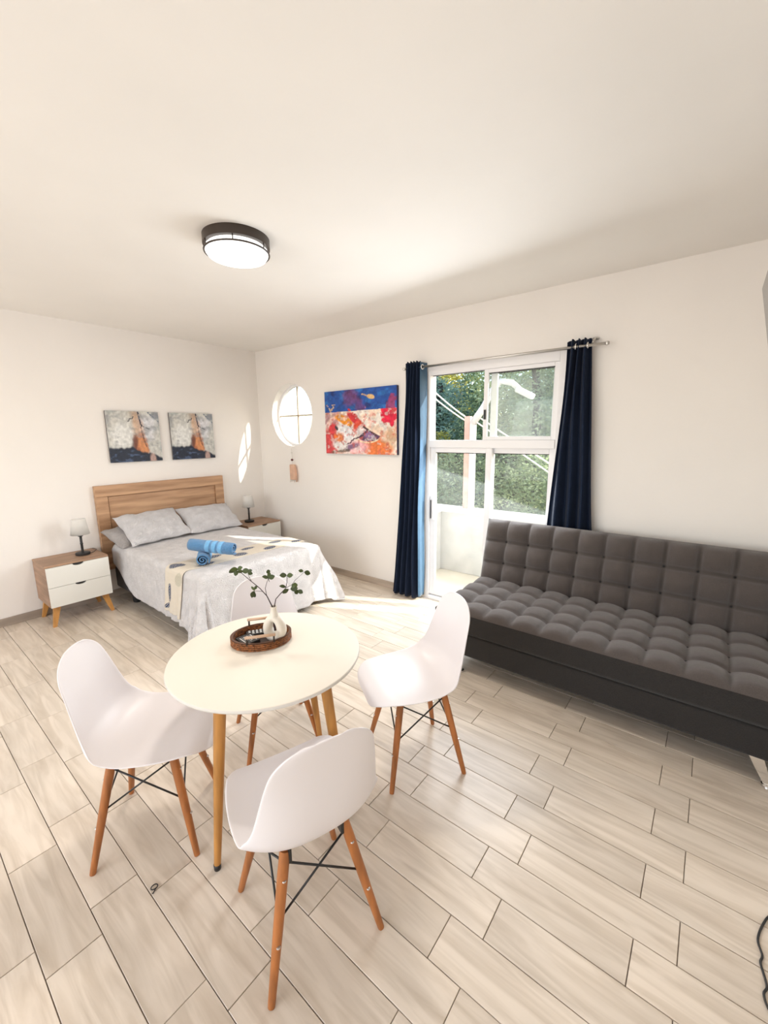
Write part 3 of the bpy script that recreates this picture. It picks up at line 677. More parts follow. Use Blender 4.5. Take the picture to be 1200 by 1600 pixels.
    blue = mixc(blue, (0.01, 0.03, 0.16), sstep(0.5, 0.7, fbm(U*8, V*8, 5))); blue = mixc(blue, (0.02, 0.15, 0.45), sstep(0.55, 0.7, fbm(U*11+5, V*11, 6))*0.8)
    blue = mixc(blue, (0.20, 0.05, 0.14), ell(U, V, 0.38, 0.90, 0.10, 0.12, nz=0.9, soft=0.4, seed=16)*0.6); blue = mixc(blue, (0.18, 0.04, 0.14), ell(U, V, 0.52, 0.76, 0.06, 0.12, nz=0.9, soft=0.4, seed=17)*0.6)
    blue = mixc(blue, (0.35, 0.03, 0.10), ell(U, V, 0.94, 0.74, 0.06, 0.12, nz=0.9, soft=0.2, f=16, seed=18)*0.8)
    blue = mixc(blue, (0.62, 0.40, 0.17), ell(U, V, 0.67, 0.87, 0.055, 0.035, -0.35, nz=0.3, seed=19)); blue = mixc(blue, (0.6, 0.4, 0.2), line(U, V, 0.56, 0.91, 0.66, 0.88, 0.016, 6))
    c = np.where(top[..., None], blue, c)
    for a in ((0.03, 0.79, 0.09, 0.69), (0.14, 0.79, 0.09, 0.69), (0.09, 0.69, 0.10, 0.60)): c = mixc(c, (0.62, 0.45, 0.30), line(U, V, *a, 0.016, 5))
    c = mixc(c, R, line(U, V, 0.36, 0.70, 0.46, 0.60, 0.02, 8)); c = mixc(c, (0.75, 0.25, 0.2), line(U, V, 0.59, 0.72, 0.61, 0.55, 0.01, 9))
    c = np.where(top[..., None], c, mixc(c, (0.80, 0.76, 0.72), sstep(0.60, 0.68, fbm(U*22, V*18, 7))*0.45)); c = np.where(top[..., None], c, mixc(c, (0.55, 0.10, 0.08), sstep(0.62, 0.70, fbm(U*26+9, V*20+3, 8))*0.6))
    return c*(0.55+0.85*fbm(U*34, V*26, 3)[..., None])
canvas('left of two square abstract canvases above the headboard, nearer the bedside lamp', 'canvas_picture', (XL, 1.552, 1.357), (0, 1, 0), 0.495, 0.505, 0.022, (1, 0, 0), paint_small, M['canvas_side'], group='pair of abstract canvases')
canvas('right of two square abstract canvases above the headboard, nearer the corner', 'canvas_picture', (XL, 2.160, 1.357), (0, 1, 0), 0.495, 0.505, 0.022, (1, 0, 0), paint_small, M['canvas_side'], group='pair of abstract canvases')
canvas('large abstract painting with blue top band and red swirls on the window wall', 'abstract_painting', (-3.425, YB, 1.405), (1, 0, 0), 0.985, 0.662, 0.032, (0, -1, 0), paint_big, M['canvas_side_blue'], n=(240, 170), cat='painting')

# hanging ornament under the round window
t = thing('hanging_ornament', 'peach translucent ornament hanging below the round window', 'ornament', (-4.03, YB-0.035, 1.47))
tube('string', [(0, 0.03, 0.02), (0, 0, -0.02), (0.004, 0, -0.20)], 0.0022, M['string'], t, 6)
lathe('ring', [(0.010, -0.004), (0.016, 0), (0.010, 0.004)], M['chrome'], t, 16, (0, 0, -0.07))
lathe('bead', [(0, -0.016), (0.012, -0.010), (0.016, 0), (0.012, 0.010), (0, 0.016)], M['bead'], t, 16, (0.0, 0, -0.155))
bm = bmesh.new(); add_box(bm, (0.005, 0, -0.305), (0.10, 0.03, 0.19), 0.014, 3)
for v in bm.verts: v.co.x *= 1+0.35*(-(v.co.z+0.3))*2; v.co.x += 0.004*math.sin(v.co.z*60)
bm_obj('shell_body', bm, M['shell'], t, True)
for i in range(5):
    tube('fringe', [(-0.045+i*0.024, 0, -0.39), (-0.047+i*0.026, -0.004, -0.43+0.008*(i % 3))], [0.006, 0.003], M['string'], t, 6)
tube('side_cord', [(0.055, 0, -0.23), (0.072, 0, -0.32), (0.066, 0, -0.42)], 0.007, M['shell'], t, 6)

# ------------------------------------------------------------------ ceiling lamp
ld = bpy.data.lights.new('ceiling_lamp_light', 'AREA'); lo = bpy.data.objects.new('ceiling_lamp_light', ld); C.objects.link(lo)
ld.shape = 'DISK'; ld.size = 0.30; ld.energy = 16; ld.color = (1.0, 0.93, 0.84); lo.location = (-2.136, 1.44, H-0.112)
t = thing('ceiling_lamp', 'round lit ceiling lamp with dark bronze rim', 'ceiling lamp', (-2.136, 1.44, H))
lathe('lamp_base', [(0, 0), (0.172, 0), (0.172, -0.046), (0.160, -0.048), (0.0, -0.048)], M['bronze'], t, 64)
lathe('diffuser', [(0, -0.046), (0.152, -0.048), (0.160, -0.056), (0.160, -0.080), (0.150, -0.094), (0.11, -0.102), (0, -0.105)], M['lamp_glow'], t, 64)
pts = [(0.1670*math.cos(2*PI*k/64), 0.1670*math.sin(2*PI*k/64), -0.074) for k in range(64)]
tube('trim_ring', pts, 0.0046, M['bronze'], t, 8, closed=True)
for k in range(6):
    a = 2*PI*k/6+0.35; c, s = math.cos(a)*0.1665, math.sin(a)*0.1665
    tube('trim_post', [(c, s, -0.044), (c, s, -0.075)], 0.003, M['bronze'], t, 8)

# ------------------------------------------------------------------ bed
BX0, BX1, BY0, BY1, BZ = -4.60, -2.86, 1.41, 2.66, 0.575
bed = thing('bed', 'double bed with oak headboard under a grey bedspread', 'bed', (-3.7, 2.04, 0))
def L_(p): return (p[0]+3.7, p[1]-2.04, p[2])
hb = box2('headboard', L_((XL+0.006, 1.372, 0.30)), L_((XL+0.030, 2.710, 1.142)), M['oak'], bed, 0.003)
def hbp(nm, y0, y1, z0, z1): return box2(nm, L_((XL+0.030, y0, z0)), L_((XL+0.055, y1, z1)), M['oak'], hb, 0.003)
hbp('headboard_rail', 1.372, 2.710, 1.035, 1.142); hbp('headboard_stile', 1.372, 1.475, 0.30, 1.035); hbp('headboard_stile', 2.607, 2.710, 0.30, 1.035)
hbp('headboard_rail', 1.475, 2.607, 0.30, 0.42)
box2('headboard_panel', L_((XL+0.030, 1.482, 0.42)), L_((XL+0.037, 2.600, 1.028)), M['oak'], hb, 0.002)
box2('bed_box', L_((BX0, BY0+0.03, 0.13)), L_((BX1-0.02, BY1-0.03, 0.34)), M['bed_base'], bed, 0.02)
box2('mattress', L_((BX0, BY0+0.015, 0.34)), L_((BX1-0.012, BY1-0.015, BZ-0.020)), M['mattress'], bed, 0.045, 4)
for x in (-4.35, -2.98):
    for y in (1.52, 2.56): lathe('leg', [(0.03, 0.0), (0.035, 0.01), (0.035, 0.13)], M['black_plastic'], bed, 16, L_((x, y, 0)))
lathe('leg', [(0.022, 0.0), (0.026, 0.01), (0.032, 0.16)], mat('brown_wood_leg', (0.30, 0.22, 0.12), 0.5), bed, 16, L_((-2.915, 2.575, 0)))

def drape(s, t_, lift=0.0):
    """point on the bedspread for flat coordinates s (along x) and t_ (along y), arrays"""
    x1, y0, y1 = BX1-0.01, BY0+0.02, BY1-0.02; R_ = 0.045
    cx = np.clip(s, BX0, x1-R_); cy = np.clip(t_, y0+R_, y1-R_); dx = s-cx; dy = t_-cy; d = np.hypot(dx, dy)
    dd = np.where(d < 1e-9, 1, d); nx, ny = dx/dd, dy/dd
    R2 = R_+lift
    ang = np.minimum(d/R_, PI/2); over = np.maximum(d-R_*PI/2, 0)
    foot = sstep(-3.7, -2.9, s)
    corner = np.clip(np.abs(nx*ny)*2, 0, 1)
    arc = cx*1.0-cy*1.0*np.sign(ny+1e-9)*0+np.where(np.abs(nx) > 0.5, cy, cx)
    fold = (np.sin(arc*21+1.0)*0.5+np.sin(arc*37+2)*0.25)*0.034*(0.06+0.94*foot)
    ph = np.arctan2(nx, np.abs(ny)+1e-9)
    fold = fold*(1-corner)+corner*0.045*np.sin(ph*9+0.8)
    out = R2*np.sin(ang)+over*(0.06+0.22*corner+0.05*foot)+fold*sstep(0.02, 0.35, over)+lift
    z = BZ-(R_*(1-np.cos(ang)))-over*(0.985-0.10*corner)
    ex = np.maximum(0.022-z, 0); z = np.maximum(z, 0.022+0.01*np.abs(np.sin(arc*40))); out = out+ex*0.9
    z = z+np.where(d < R_*1.2, 0.010*(fbm(s*5+3, t_*5)-0.5)+0.004*(fbm(s*19, t_*19)-0.5), 0)+np.cos(ang)*lift
    wr = 0.012*(fbm(s*8+20, t_*8+9)-0.5)*sstep(0, 0.1, over)
    return np.stack([cx+nx*(out+wr), cy+ny*(out+wr), z], -1)
# hem: short beside the pillows, long at the foot
def spread_grid(nu=190, nv=170):
    fl_ = 0.50
    u = np.linspace(0, 1, nu)[:, None]; v = np.linspace(0, 1, nv)[None, :]
    s = -4.53+(BX1+fl_+4.53)*u+0*v
    hem0 = 0.13+0.26*sstep(-4.6, -4.0, s)+0.14*sstep(-3.15, -2.85, s)
    hem1 = 0.40+0.04*sstep(-3.6, -2.9, s)
    # round the cloth corners a little
    k = np.clip((s-BX1)/fl_, 0, 1)
    hem0 = hem0*(1-0.10*k**2); hem1 = hem1*(1-0.25*k**2)
    a = BY0-hem0; b = BY1+hem1; t_ = a+(b-a)*v
    return s, t_
s_, t_ = spread_grid(); P = drape(s_, t_)
o = grid_obj('bedspread', P, M['spread'], thick=0.006, offset=1); tag(o, 'crinkled pale grey bedspread draped over the bed', 'bedspread')
# runner: cream cotton printed with blue leaves
nu, nv = 90, 420
u = np.linspace(0, 1, nu)[:, None]; v = np.linspace(0, 1, nv)[None, :]
tt = (BY0-0.33)+((BY1+0.04)-(BY0-0.33))*v+0*u
ss = -3.40+0.28*u+0.05*(v)+0*v
def runner_col(u, v):
    U = u+0*v; Vv = v+0*u; c = np.zeros(U.shape+(3,))+np.array((0.62, 0.555, 0.46))
    L = (BY1+0.04)-(BY0-0.33); y = Vv*L; x = U*0.34
    mot = [(0.05, 0.05, 0.05, 0.02, .4), (0.10, 0.17, 0.035, 0.075, 0), (0.10, 0.40, 0.075, 0.04, .3), (0.27, 0.30, 0.07, 0.05, .2, 1), (0.28, 0.56, 0.04, 0.07, 0.1), (0.09, 0.70, 0.05, 0.08, .2), (0.25, 0.88, 0.06, 0.06, .5),
           (0.10, 1.03, 0.04, 0.07, .1), (0.27, 1.17, 0.045, 0.07, .3), (0.10, 1.33, 0.05, 0.07, 0), (0.26, 1.48, 0.04, 0.06, .1)]
    for mm in mot:
        cx, cy, rx, ry, r0 = mm[:5]
        e = ell(x, y, cx, cy, rx, ry, r0, soft=0.12, nz=0.12, f=60)
        vein = 0.5+0.5*np.sin((y-cy)*260+np.abs(x-cx)*220); col = (0.015, 0.038, 0.10) if len(mm) == 5 else (0.45, 0.42, 0.33)
        c = mixc(c, col, e*np.where(vein > 0.18, 1.0, 0.3))
    return c
o = grid_obj('bed_runner', drape(ss, tt, 0.007), M['runner'], colors=runner_col(u, v), thick=0.004, offset=1)
tag(o, 'cream bed runner printed with dark blue leaves across the bed', 'runner')

def pillow(name, label, c, size, rot, m, seed, group=None):
    nu, nv = 40, 30; w, h, d = size; u = np.linspace(-1, 1, nu)[:, None]; v = np.linspace(-1, 1, nv)[None, :]
    t = bpy.data.objects.new(name, None)
    V = []; F = []
    bulge = (np.clip(1-np.abs(u)**2.6, 0, 1)*np.clip(1-np.abs(v)**2.6, 0, 1))**0.55
    px = w/2*u*(1-0.05*(1-np.abs(v))**1)+0*v; py = h/2*v*(1-0.07*(1-np.abs(u)))+0*u
    crease = 0.012*(fbm(u*3+seed+5, v*3+5)-0.5)*2+0.006*(fbm(u*9+seed+5, v*9+5)-0.5)*2
    flange = 0.006*np.sin(u*9+seed)*(np.abs(v) > 0.9)+0.006*np.sin(v*8+seed)*(np.abs(u) > 0.93)
    for sgn in (1, -1):
        pz = sgn*(d/2*bulge+0.0015)+crease*(bulge > 0.05)*(1 if sgn > 0 else 0.5)+flange
        V += list(np.stack([px, py, pz], -1).reshape(-1, 3))
    N = nu*nv
    for i in range(nu-1):
        for j in range(nv-1):
            a, b, c_, d_ = i*nv+j, (i+1)*nv+j, (i+1)*nv+j+1, i*nv+j+1; F.append((a, b, c_, d_)); F.append((N+d_, N+c_, N+b, N+a))
    rim = [i*nv for i in range(nu)]+[(nu-1)*nv+j for j in range(1, nv)]+[i*nv+nv-1 for i in range(nu-2, -1, -1)]+[j for j in range(nv-2, 0, -1)]
    for k in range(len(rim)):
        a, b = rim[k], rim[(k+1) % len(rim)]; F.append((b, a, N+a, N+b))
    o = mesh_obj(name, V, F, m); o.location = c; o.rotation_euler = rot; tag(o, label, 'pillow', group); return o
rp = math.radians
def pr_(yaw, tilt, roll=0):  # local x across the bed (+y world), local y up the slope
    return (Matrix.Rotation(rp(90+yaw), 4, 'Z') @ Matrix.Rotation(rp(tilt), 4, 'X') @ Matrix.Rotation(rp(roll), 4, 'Z')).to_euler()
pillow('pillow', 'left grey pillow, propped on a darker crumpled sham', (-4.37, 1.765, 0.725), (0.60, 0.42, 0.15), pr_(2, 34, 2), M['pillow'], 1, 'pillows at the headboard')
pillow('pillow', 'right grey pillow, nearer the corner bedside table', (-4.36, 2.355, 0.715), (0.60, 0.40, 0.15), pr_(0, 34, -1), M['pillow'], 4, 'pillows at the headboard')
pillow('pillow_sham', 'crumpled darker grey sham squeezed beneath the left pillow', (-4.44, 1.585, 0.655), (0.42, 0.34, 0.13), pr_(6, 24, 6), M['sham'], 9)

# rolled towels
def rolled_towel(label, a, b, r, seed):
    a, b = Vector(a), Vector(b); L = (b-a).length; t = thing('rolled_towel', label, 'towel', a, group='rolled blue towels')
    ax = (b-a).normalized(); t.rotation_euler = ax.to_track_quat('X', 'Z').to_euler()
    turns = 2.5; n = 150; V, F = [], []; nl = 15; th = 0.010
    sp_ = []
    for i in range(n+1):
        q = i/n; an = q*turns*2*PI+seed; rad = r*(0.10+0.90*q)*(1+0.03*math.sin(an*2+seed)); sp_.append((rad*math.cos(an), rad*math.sin(an)))
    rings = []
    for side in (0, 1):
        for i in range(n+1):
            y, z = sp_[i]; rr_ = math.hypot(y, z); k = (rr_-(th if side else 0)*1.0)/max(rr_, 1e-6); k = max(k, 0.0)
            rings.append((y*k, z*k))
    m_ = len(rings)
    for j in range(nl+1):
        x = L*j/nl
        for i, (y, z) in enumerate(rings):
            q = (i % (n+1))/n; inset = 0.016*(1-q) if j in (0, nl) else 0
            sc_ = 1.0+0.035*math.sin(j*1.9+seed)*0.5-(0.05 if j in (0, nl) else 0)
            V.append((x+(inset if j == 0 else -inset), y*sc_, z*sc_))
    def id_(j, s, i): return j*m_+s*(n+1)+i
    for j in range(nl):
        for i in range(n):
            F.append((id_(j, 0, i), id_(j, 0, i+1), id_(j+1, 0, i+1), id_(j+1, 0, i))); F.append((id_(j, 1, i), id_(j+1, 1, i), id_(j+1, 1, i+1), id_(j, 1, i+1)))
        F.append((id_(j, 0, n), id_(j, 1, n), id_(j+1, 1, n), id_(j+1, 0, n)))
    for i in range(n):
        F.append((id_(0, 0, i), id_(0, 1, i), id_(0, 1, i+1), id_(0, 0, i+1))); F.append((id_(nl, 0, i), id_(nl, 0, i+1), id_(nl, 1, i+1), id_(nl, 1, i)))
    mesh_obj('towel_roll', V, F, M['towel'], t)
    i0 = int(n*(1-1.02/turns))
    for f_ in (0.44, 0.58, 0.72):
        V2 = []; F2 = []; nn_ = n-i0+1
        for (x, q) in ((L*f_-0.018, 1.0), (L*f_-0.008, 1.035), (L*f_+0.008, 1.035), (L*f_+0.018, 1.0)):
            for k in range(i0, n+1): V2.append((x, sp_[k][0]*q, sp_[k][1]*q))
        for i in range(3):
            for k in range(nn_-1): F2.append((i*nn_+k, i*nn_+k+1, (i+1)*nn_+k+1, (i+1)*nn_+k))
        o = mesh_obj('towel_band', V2, F2, M['towel_band'], t); md = o.modifiers.new('thickness', 'SOLIDIFY'); md.thickness = 0.002; md.offset = 0
    return t
rolled_towel('lower rolled blue towel, its coiled end facing the room', (-3.09, 1.575, BZ+0.064), (-3.34, 1.735, BZ+0.064), 0.056, 0.5)
rolled_towel('upper rolled blue towel lying across the lower one', (-3.28, 1.585, BZ+0.170), (-2.95, 1.78, BZ+0.140), 0.058, 2.1)
# ------------------------------------------------------------------ bedside tables
def nightstand(label, y0):
    w, d, zt, zb = 0.468, 0.385, 0.545, 0.178
    t = thing('bedside_table', label, 'bedside table', (XL+0.012+d/2, y0+w/2, 0), group='bedside tables beside the bed')
    wd = M['nstand_wood']
    box('top', (0, 0, zt-0.008), (d+0.004, w+0.002, 0.016), wd, t, 0.002)
    bm = bmesh.new(); th = 0.014
    add_box(bm, (0, -w/2+th/2, (zt-0.016+zb)/2), (d, th, zt-0.016-zb), 0.001, 1); add_box(bm, (0, w/2-th/2, (zt-0.016+zb)/2), (d, th, zt-0.016-zb), 0.001, 1)
    add_box(bm, (0, 0, zb+th/2), (d, w-2*th, th), 0.001, 1); add_box(bm, (-d/2+0.004, 0, (zt-0.016+zb)/2+0.005), (0.008, w-2*th, zt-0.016-zb-th), 0, 1)
    bm_obj('carcass', bm, M['oak_x'], t)
    hz = (zt-0.016-zb-0.003)/2
    for i in range(2):
        za = zb+0.0015+i*(hz+0.0015); zc = za+hz-0.0015
        # front with a half-round finger notch in its top edge
        N = 14; r = 0.042; pts = [(-w/2+0.003, za), (w/2-0.003, za), (w/2-0.003, zc)]
        for k in range(N+1):
            a = PI*k/N; pts.append((r*math.cos(a), zc-0.019*math.sin(a)))
        pts.append((-w/2+0.003, zc)); V = []; n = len(pts)
        for x in (d/2, d/2+0.016): V += [(x, p[0], p[1]) for p in pts]
        F = [tuple(range(n))[::-1], tuple(range(n, 2*n))]+[(k, (k+1) % n, n+(k+1) % n, n+k) for k in range(n)]
        dr = mesh_obj('drawer', V, F, M['drawer_white'], t, smooth=False)
        box('finger_notch', (d/2-0.004, 0, zc-0.012), (0.004, 0.09, 0.022), M['black_plastic'], dr, 0)
    for sx in (-1, 1):
        for sy in (-1, 1):
            a = Vector((sx*(d/2-0.05), sy*(w/2-0.055), zb)); b = Vector((sx*(d/2-0.02), sy*(w/2-0.012), 0))
            V, F = [], []
            for p, hx, hy in ((a, 0.017, 0.026), (b, 0.012, 0.013)):
                V += [p+Vector((-hx, -hy, 0)), p+Vector((hx, -hy, 0)), p+Vector((hx, hy, 0)), p+Vector((-hx, hy, 0))]
            F = [(0, 1, 2, 3), (7, 6, 5, 4)]+[(k, k+4, (k+1) % 4+4, (k+1) % 4) for k in range(4)]
            lg = mesh_obj('leg', V, F, M['leg_yellow'], t, smooth=False); sharp(lg)
    return t
nightstand('bedside table left of the bed, both white drawers in view', 0.835)
nightstand('bedside table in the corner beyond the bed', 2.782)

def bedside_lamp(label, x, y, z, cord):
    t = thing('table_lamp', label, 'lamp', (x, y, z), group='white-shaded bedside lamps')
    lathe('lamp_base', [(0, 0), (0.056, 0), (0.058, 0.004), (0.058, 0.020), (0.054, 0.024), (0.012, 0.026), (0, 0.026)], M['black_plastic'], t, 40)
    lathe('pole', [(0.006, 0.024), (0.010, 0.028), (0.010, 0.10), (0.013, 0.104), (0.010, 0.112), (0.010, 0.168), (0.020, 0.176), (0.020, 0.196), (0, 0.2)], M['black_plastic'], t, 24)
    sh = lathe('lamp_shade', [(0.074, 0.192), (0.054, 0.335), (0.0525, 0.335), (0.0725, 0.192), (0.074, 0.192)], M['lamp_shade'], t, 48)
    for k in range(3):
        a = 2*PI*k/3; tube('shade_spoke', [(0, 0, 0.19), (0.07*math.cos(a), 0.07*math.sin(a), 0.196)], 0.0015, M['black_metal'], t, 6)
    if cord: tube('cord', cord, 0.0025, M['black_plastic'], t, 6)
    return t
bedside_lamp('small lamp on the bedside table left of the bed', -4.475, 1.165, 0.545, [(0.01, 0.05, 0.004), (0.0, 0.09, 0.010), (-0.05, 0.125, 0.016), (-0.12, 0.13, 0.01), (-0.18, 0.128, 0.004)])
bedside_lamp('small lamp on the corner bedside table beyond the bed', -4.50, 2.945, 0.545, None)

# ------------------------------------------------------------------ sofa bed
SX0, SX1 = -1.405, 0.515
t = thing('sofa_bed', 'long charcoal tufted sofa bed with chrome legs', 'sofa', ((SX0+SX1)/2, 2.75, 0))
def SL(P): P = np.array(P, float); P[..., 0] -= (SX0+SX1)/2; P[..., 1] -= 2.75; return P
def cushion(name, nx, ny, sx, sy, base, ex, ey, en, thick, H_=0.036, sub=11):
    """tufted slab: base corner, unit vectors along x, along depth, normal; top face is puffed"""
    n1, n2 = nx*sub+1, ny*sub+1; a = np.linspace(0, nx, n1)[:, None]; b = np.linspace(0, ny, n2)[None, :]
    pu = (np.abs(np.sin(PI*a))*np.abs(np.sin(PI*b)))**0.42*H_
    # seams are shallower than the buttons
    seam = np.minimum(np.abs(np.sin(PI*a)), 1)+0*b; seam2 = np.abs(np.sin(PI*b))+0*a
    z = pu+H_*0.45*np.maximum(seam, seam2)**0.6-H_*0.45
    edge = np.minimum(np.minimum(a, nx-a)/0.16+0*b, np.minimum(b, ny-b)/0.16+0*a); e = np.clip(edge, 0, 1)
    z = z*e**0.7-0.018*(1-np.sqrt(np.clip(1-(1-e)**2, 0, 1)))-H_*0.0
    ex, ey, en, base = map(np.array, (ex, ey, en, base))
    P = base+ex*(a*sx/nx+0*b)[..., None]+ey*(b*sy/ny+0*a)[..., None]+en*z[..., None]
    V = list(P.reshape(-1, 3)); F = []
    for i in range(n1-1):
        for j in range(n2-1): F.append((i*n2+j, (i+1)*n2+j, (i+1)*n2+j+1, i*n2+j+1))
    rim = [i*n2 for i in range(n1)]+[(n1-1)*n2+j for j in range(1, n2)]+[i*n2+n2-1 for i in range(n1-2, -1, -1)]+[j for j in range(n2-2, 0, -1)]
    prev = rim
    for dz in (0.03, thick-0.02, thick):
        cur = []
        ins = 0.012 if dz == thick else 0.0
        cen = base+ex*sx/2+ey*sy/2
        for r_ in rim:
            p = np.array(V[r_]); q = p-en*((p-base)@en)-en*(dz+0.0); q = q+(cen-en*dz-q)*ins
            V.append(q); cur.append(len(V)-1)
        for k in range(len(rim)): F.append((prev[(k+1) % len(rim)], prev[k], cur[k], cur[(k+1) % len(rim)]))
        prev = cur
    F.append(tuple(prev))
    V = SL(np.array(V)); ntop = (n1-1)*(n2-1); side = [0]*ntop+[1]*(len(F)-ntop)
    o = mesh_obj(name, V, F, None, t, mats=[M['sofa'], M['sofa_shaded']], idx=side)  # side faces get the weave with shade in its colour
    bm = bmesh.new(); bm.from_mesh(o.data); bmesh.ops.recalc_face_normals(bm, faces=bm.faces[:]); bm.to_mesh(o.data); bm.free()
    return o
SW = SX1-SX0
seat = cushion('seat_cushion', 11, 4, SW, 0.70, (SX0, 2.325, 0.448), (1, 0, 0), (0, 1, 0), (0, 0, 1), 0.150)
by = np.array((0, 0.125, 0.475)); bl = np.linalg.norm(by); ey = by/bl; en = np.array((0, -ey[2], ey[1]))
back = cushion('backrest', 11, 3, SW, 0.515, (SX0, 3.005, 0.425), (1, 0, 0), tuple(ey), tuple(en), 0.075, H_=0.052)
# buttons at the seam crossings
def buttons(parent, nx, ny, sx, sy, base, ex, ey, en):
    base, ex, ey, en = map(Vector, (base, ex, ey, en)); q = en.to_track_quat('Z', 'Y').to_matrix().to_4x4()
    bm0 = bmesh.new(); bmesh.ops.create_uvsphere(bm0, u_segments=8, v_segments=4, radius=0.008); me = bpy.data.meshes.new('tuft_button'); bm0.to_mesh(me); bm0.free(); me.materials.append(M['sofa_shaded'])
    for i in range(1, nx):
        for j in range(1, ny):
            p = base+ex*(i*sx/nx)+ey*(j*sy/ny)-en*0.012
            b = bpy.data.objects.new('tuft_button', me); C.objects.link(b); b.parent = parent
            b.location = (p.x-(SX0+SX1)/2, p.y-2.75, p.z); b.rotation_euler = q.to_euler(); b.scale = (1, 1, 0.5)
buttons(seat, 11, 4, SW, 0.70, (SX0, 2.325, 0.448), (1, 0, 0), (0, 1, 0), (0, 0, 1))
buttons(back, 11, 3, SW, 0.515, (SX0, 3.005, 0.425), (1, 0, 0), tuple(ey), tuple(en))
lx = SW/2
box('base', (0, -0.065, 0.213), (SW-0.02, 0.70, 0.160), M['sofa_shaded'], t, 0.016, 3)
def sofa_leg(x, y, sy):
    lg = bpy.data.objects.new('leg', None)
    V, F = [], []
    prof = [(0.0, 0.135, 0.027, 0.018, -0.050), (0.006*sy, 0.09, 0.024, 0.014, -0.030), (0.012*sy, 0.04, 0.018, 0.011, -0.008), (0.016*sy, 0.012, 0.014, 0.010, 0.004)]
    x0_ = x
    for (oy, z, hx, hy, ox) in prof:
        x = x0_+ox
        V += [(x-hx, y+oy-hy, z), (x+hx, y+oy-hy, z), (x+hx, y+oy+hy, z), (x-hx, y+oy+hy, z)]
    for i in range(3):
        for k in range(4): F.append((i*4+k, i*4+(k+1) % 4, i*4+4+(k+1) % 4, i*4+4+k))
    F += [(3, 2, 1, 0), (12, 13, 14, 15)]
    o = mesh_obj('leg', V, F, M['chrome'], t, smooth=False)
    bm = bmesh.new(); bm.from_mesh(o.data); bmesh.ops.recalc_face_normals(bm, faces=bm.faces[:]); bmesh.ops.bevel(bm, geom=bm.edges[:], offset=0.003, segments=2, affect='EDGES'); bm.to_mesh(o.data); bm.free()
    V, F = lathe_geo([(0, 0.0), (0.024, 0.0), (0.026, 0.004), (0.024, 0.012), (0, 0.014)], 24, origin=(x0_+0.006, y+0.016*sy, 0))
    c = mesh_obj('foot_cap', V, F, M['chrome'], o); sharp(c)
for x in (-lx+0.18, lx-0.175):
    sofa_leg(x, -0.375, -1); sofa_leg(x, 0.22, 1)

# ------------------------------------------------------------------ dining chairs
def smooth_interp(xs, pts, t):
    pts = np.array(pts, float); out = []
    for k in range(pts.shape[1]): out.append(cubic(xs, pts[:, k], t))
    return np.stack(out, -1)
def cubic(x, y, t):
    x = np.array(x, float); y = np.array(y, float); n = len(x); h = np.diff(x); d = np.diff(y)/h
    m = np.zeros(n); m[1:-1] = (d[:-1]*h[1:]+d[1:]*h[:-1])/(h[:-1]+h[1:]); m[0] = d[0]; m[-1] = d[-1]
    i = np.clip(np.searchsorted(x, t)-1, 0, n-2); q = (t-x[i])/h[i]
    return y[i]*(2*q**3-3*q**2+1)+m[i]*h[i]*(q**3-2*q**2+q)+y[i+1]*(-2*q**3+3*q**2)+m[i+1]*h[i]*(q**3-q**2)
# side profile (forward x, height z, half width, side curl, curl direction angle)
prof = np.array([
 [0.256, 0.400, 0.155, 0.003],
 [0.246, 0.424, 0.175, 0.004],
 [0.212, 0.438, 0.196, 0.008],
 [0.130, 0.434, 0.220, 0.018],
 [0.030, 0.426, 0.231, 0.030],
 [-0.070, 0.424, 0.231, 0.046],
 [-0.140, 0.440, 0.226, 0.062],
 [-0.183, 0.480, 0.217, 0.068],
 [-0.200, 0.540, 0.200, 0.058],
 [-0.209, 0.610, 0.187, 0.045],
 [-0.217, 0.690, 0.172, 0.030],
 [-0.228, 0.760, 0.155, 0.018],
 [-0.240, 0.815, 0.138, 0.010]])
def chair_shell():
    seg = np.r_[0, np.cumsum(np.hypot(np.diff(prof[:, 0]), np.diff(prof[:, 1])))]; S = seg[-1]
    nv, nu = 64, 36
    # denser rows at the two rounded ends
    q = np.linspace(0, 1, nv); s = S*(q-0.13*np.sin(2*PI*q)); s = np.clip(s, 0, S)
    A = smooth_interp(seg, prof, s); T = np.gradient(A[:, :2], axis=0); T /= np.linalg.norm(T, axis=1)[:, None]
    N = np.stack([T[:, 1], -T[:, 0]], -1)            # toward the sitter: up on the seat, forward on the back
    u = np.linspace(-1, 1, nu); P = np.zeros((nv, nu, 3))
    for i in range(nv):
        x, z, w, c = A[i]
        rf, rt = 0.085, 0.080
        if s[i] < rf: w = w-rf*(1-math.sqrt(max(0, 1-((rf-s[i])/rf)**2)))
        e = S-s[i]
        if e < rt: w = w-rt*(1-math.sqrt(max(0, 1-((rt-e)/rt)**2)))*0.98
        nrm = N[i]
        uu = np.abs(u)
        # waterfall front keeps its curl low, the waist is pulled up into wings
        cc = c*uu**2.6
        P[i, :, 0] = x+nrm[0]*cc; P[i, :, 2] = z+nrm[1]*cc+0.010*(1-u**2)*float(sstep(0.72, 0.83, z)); P[i, :, 1] = u*w*(1-0.03*uu**6)
    return P
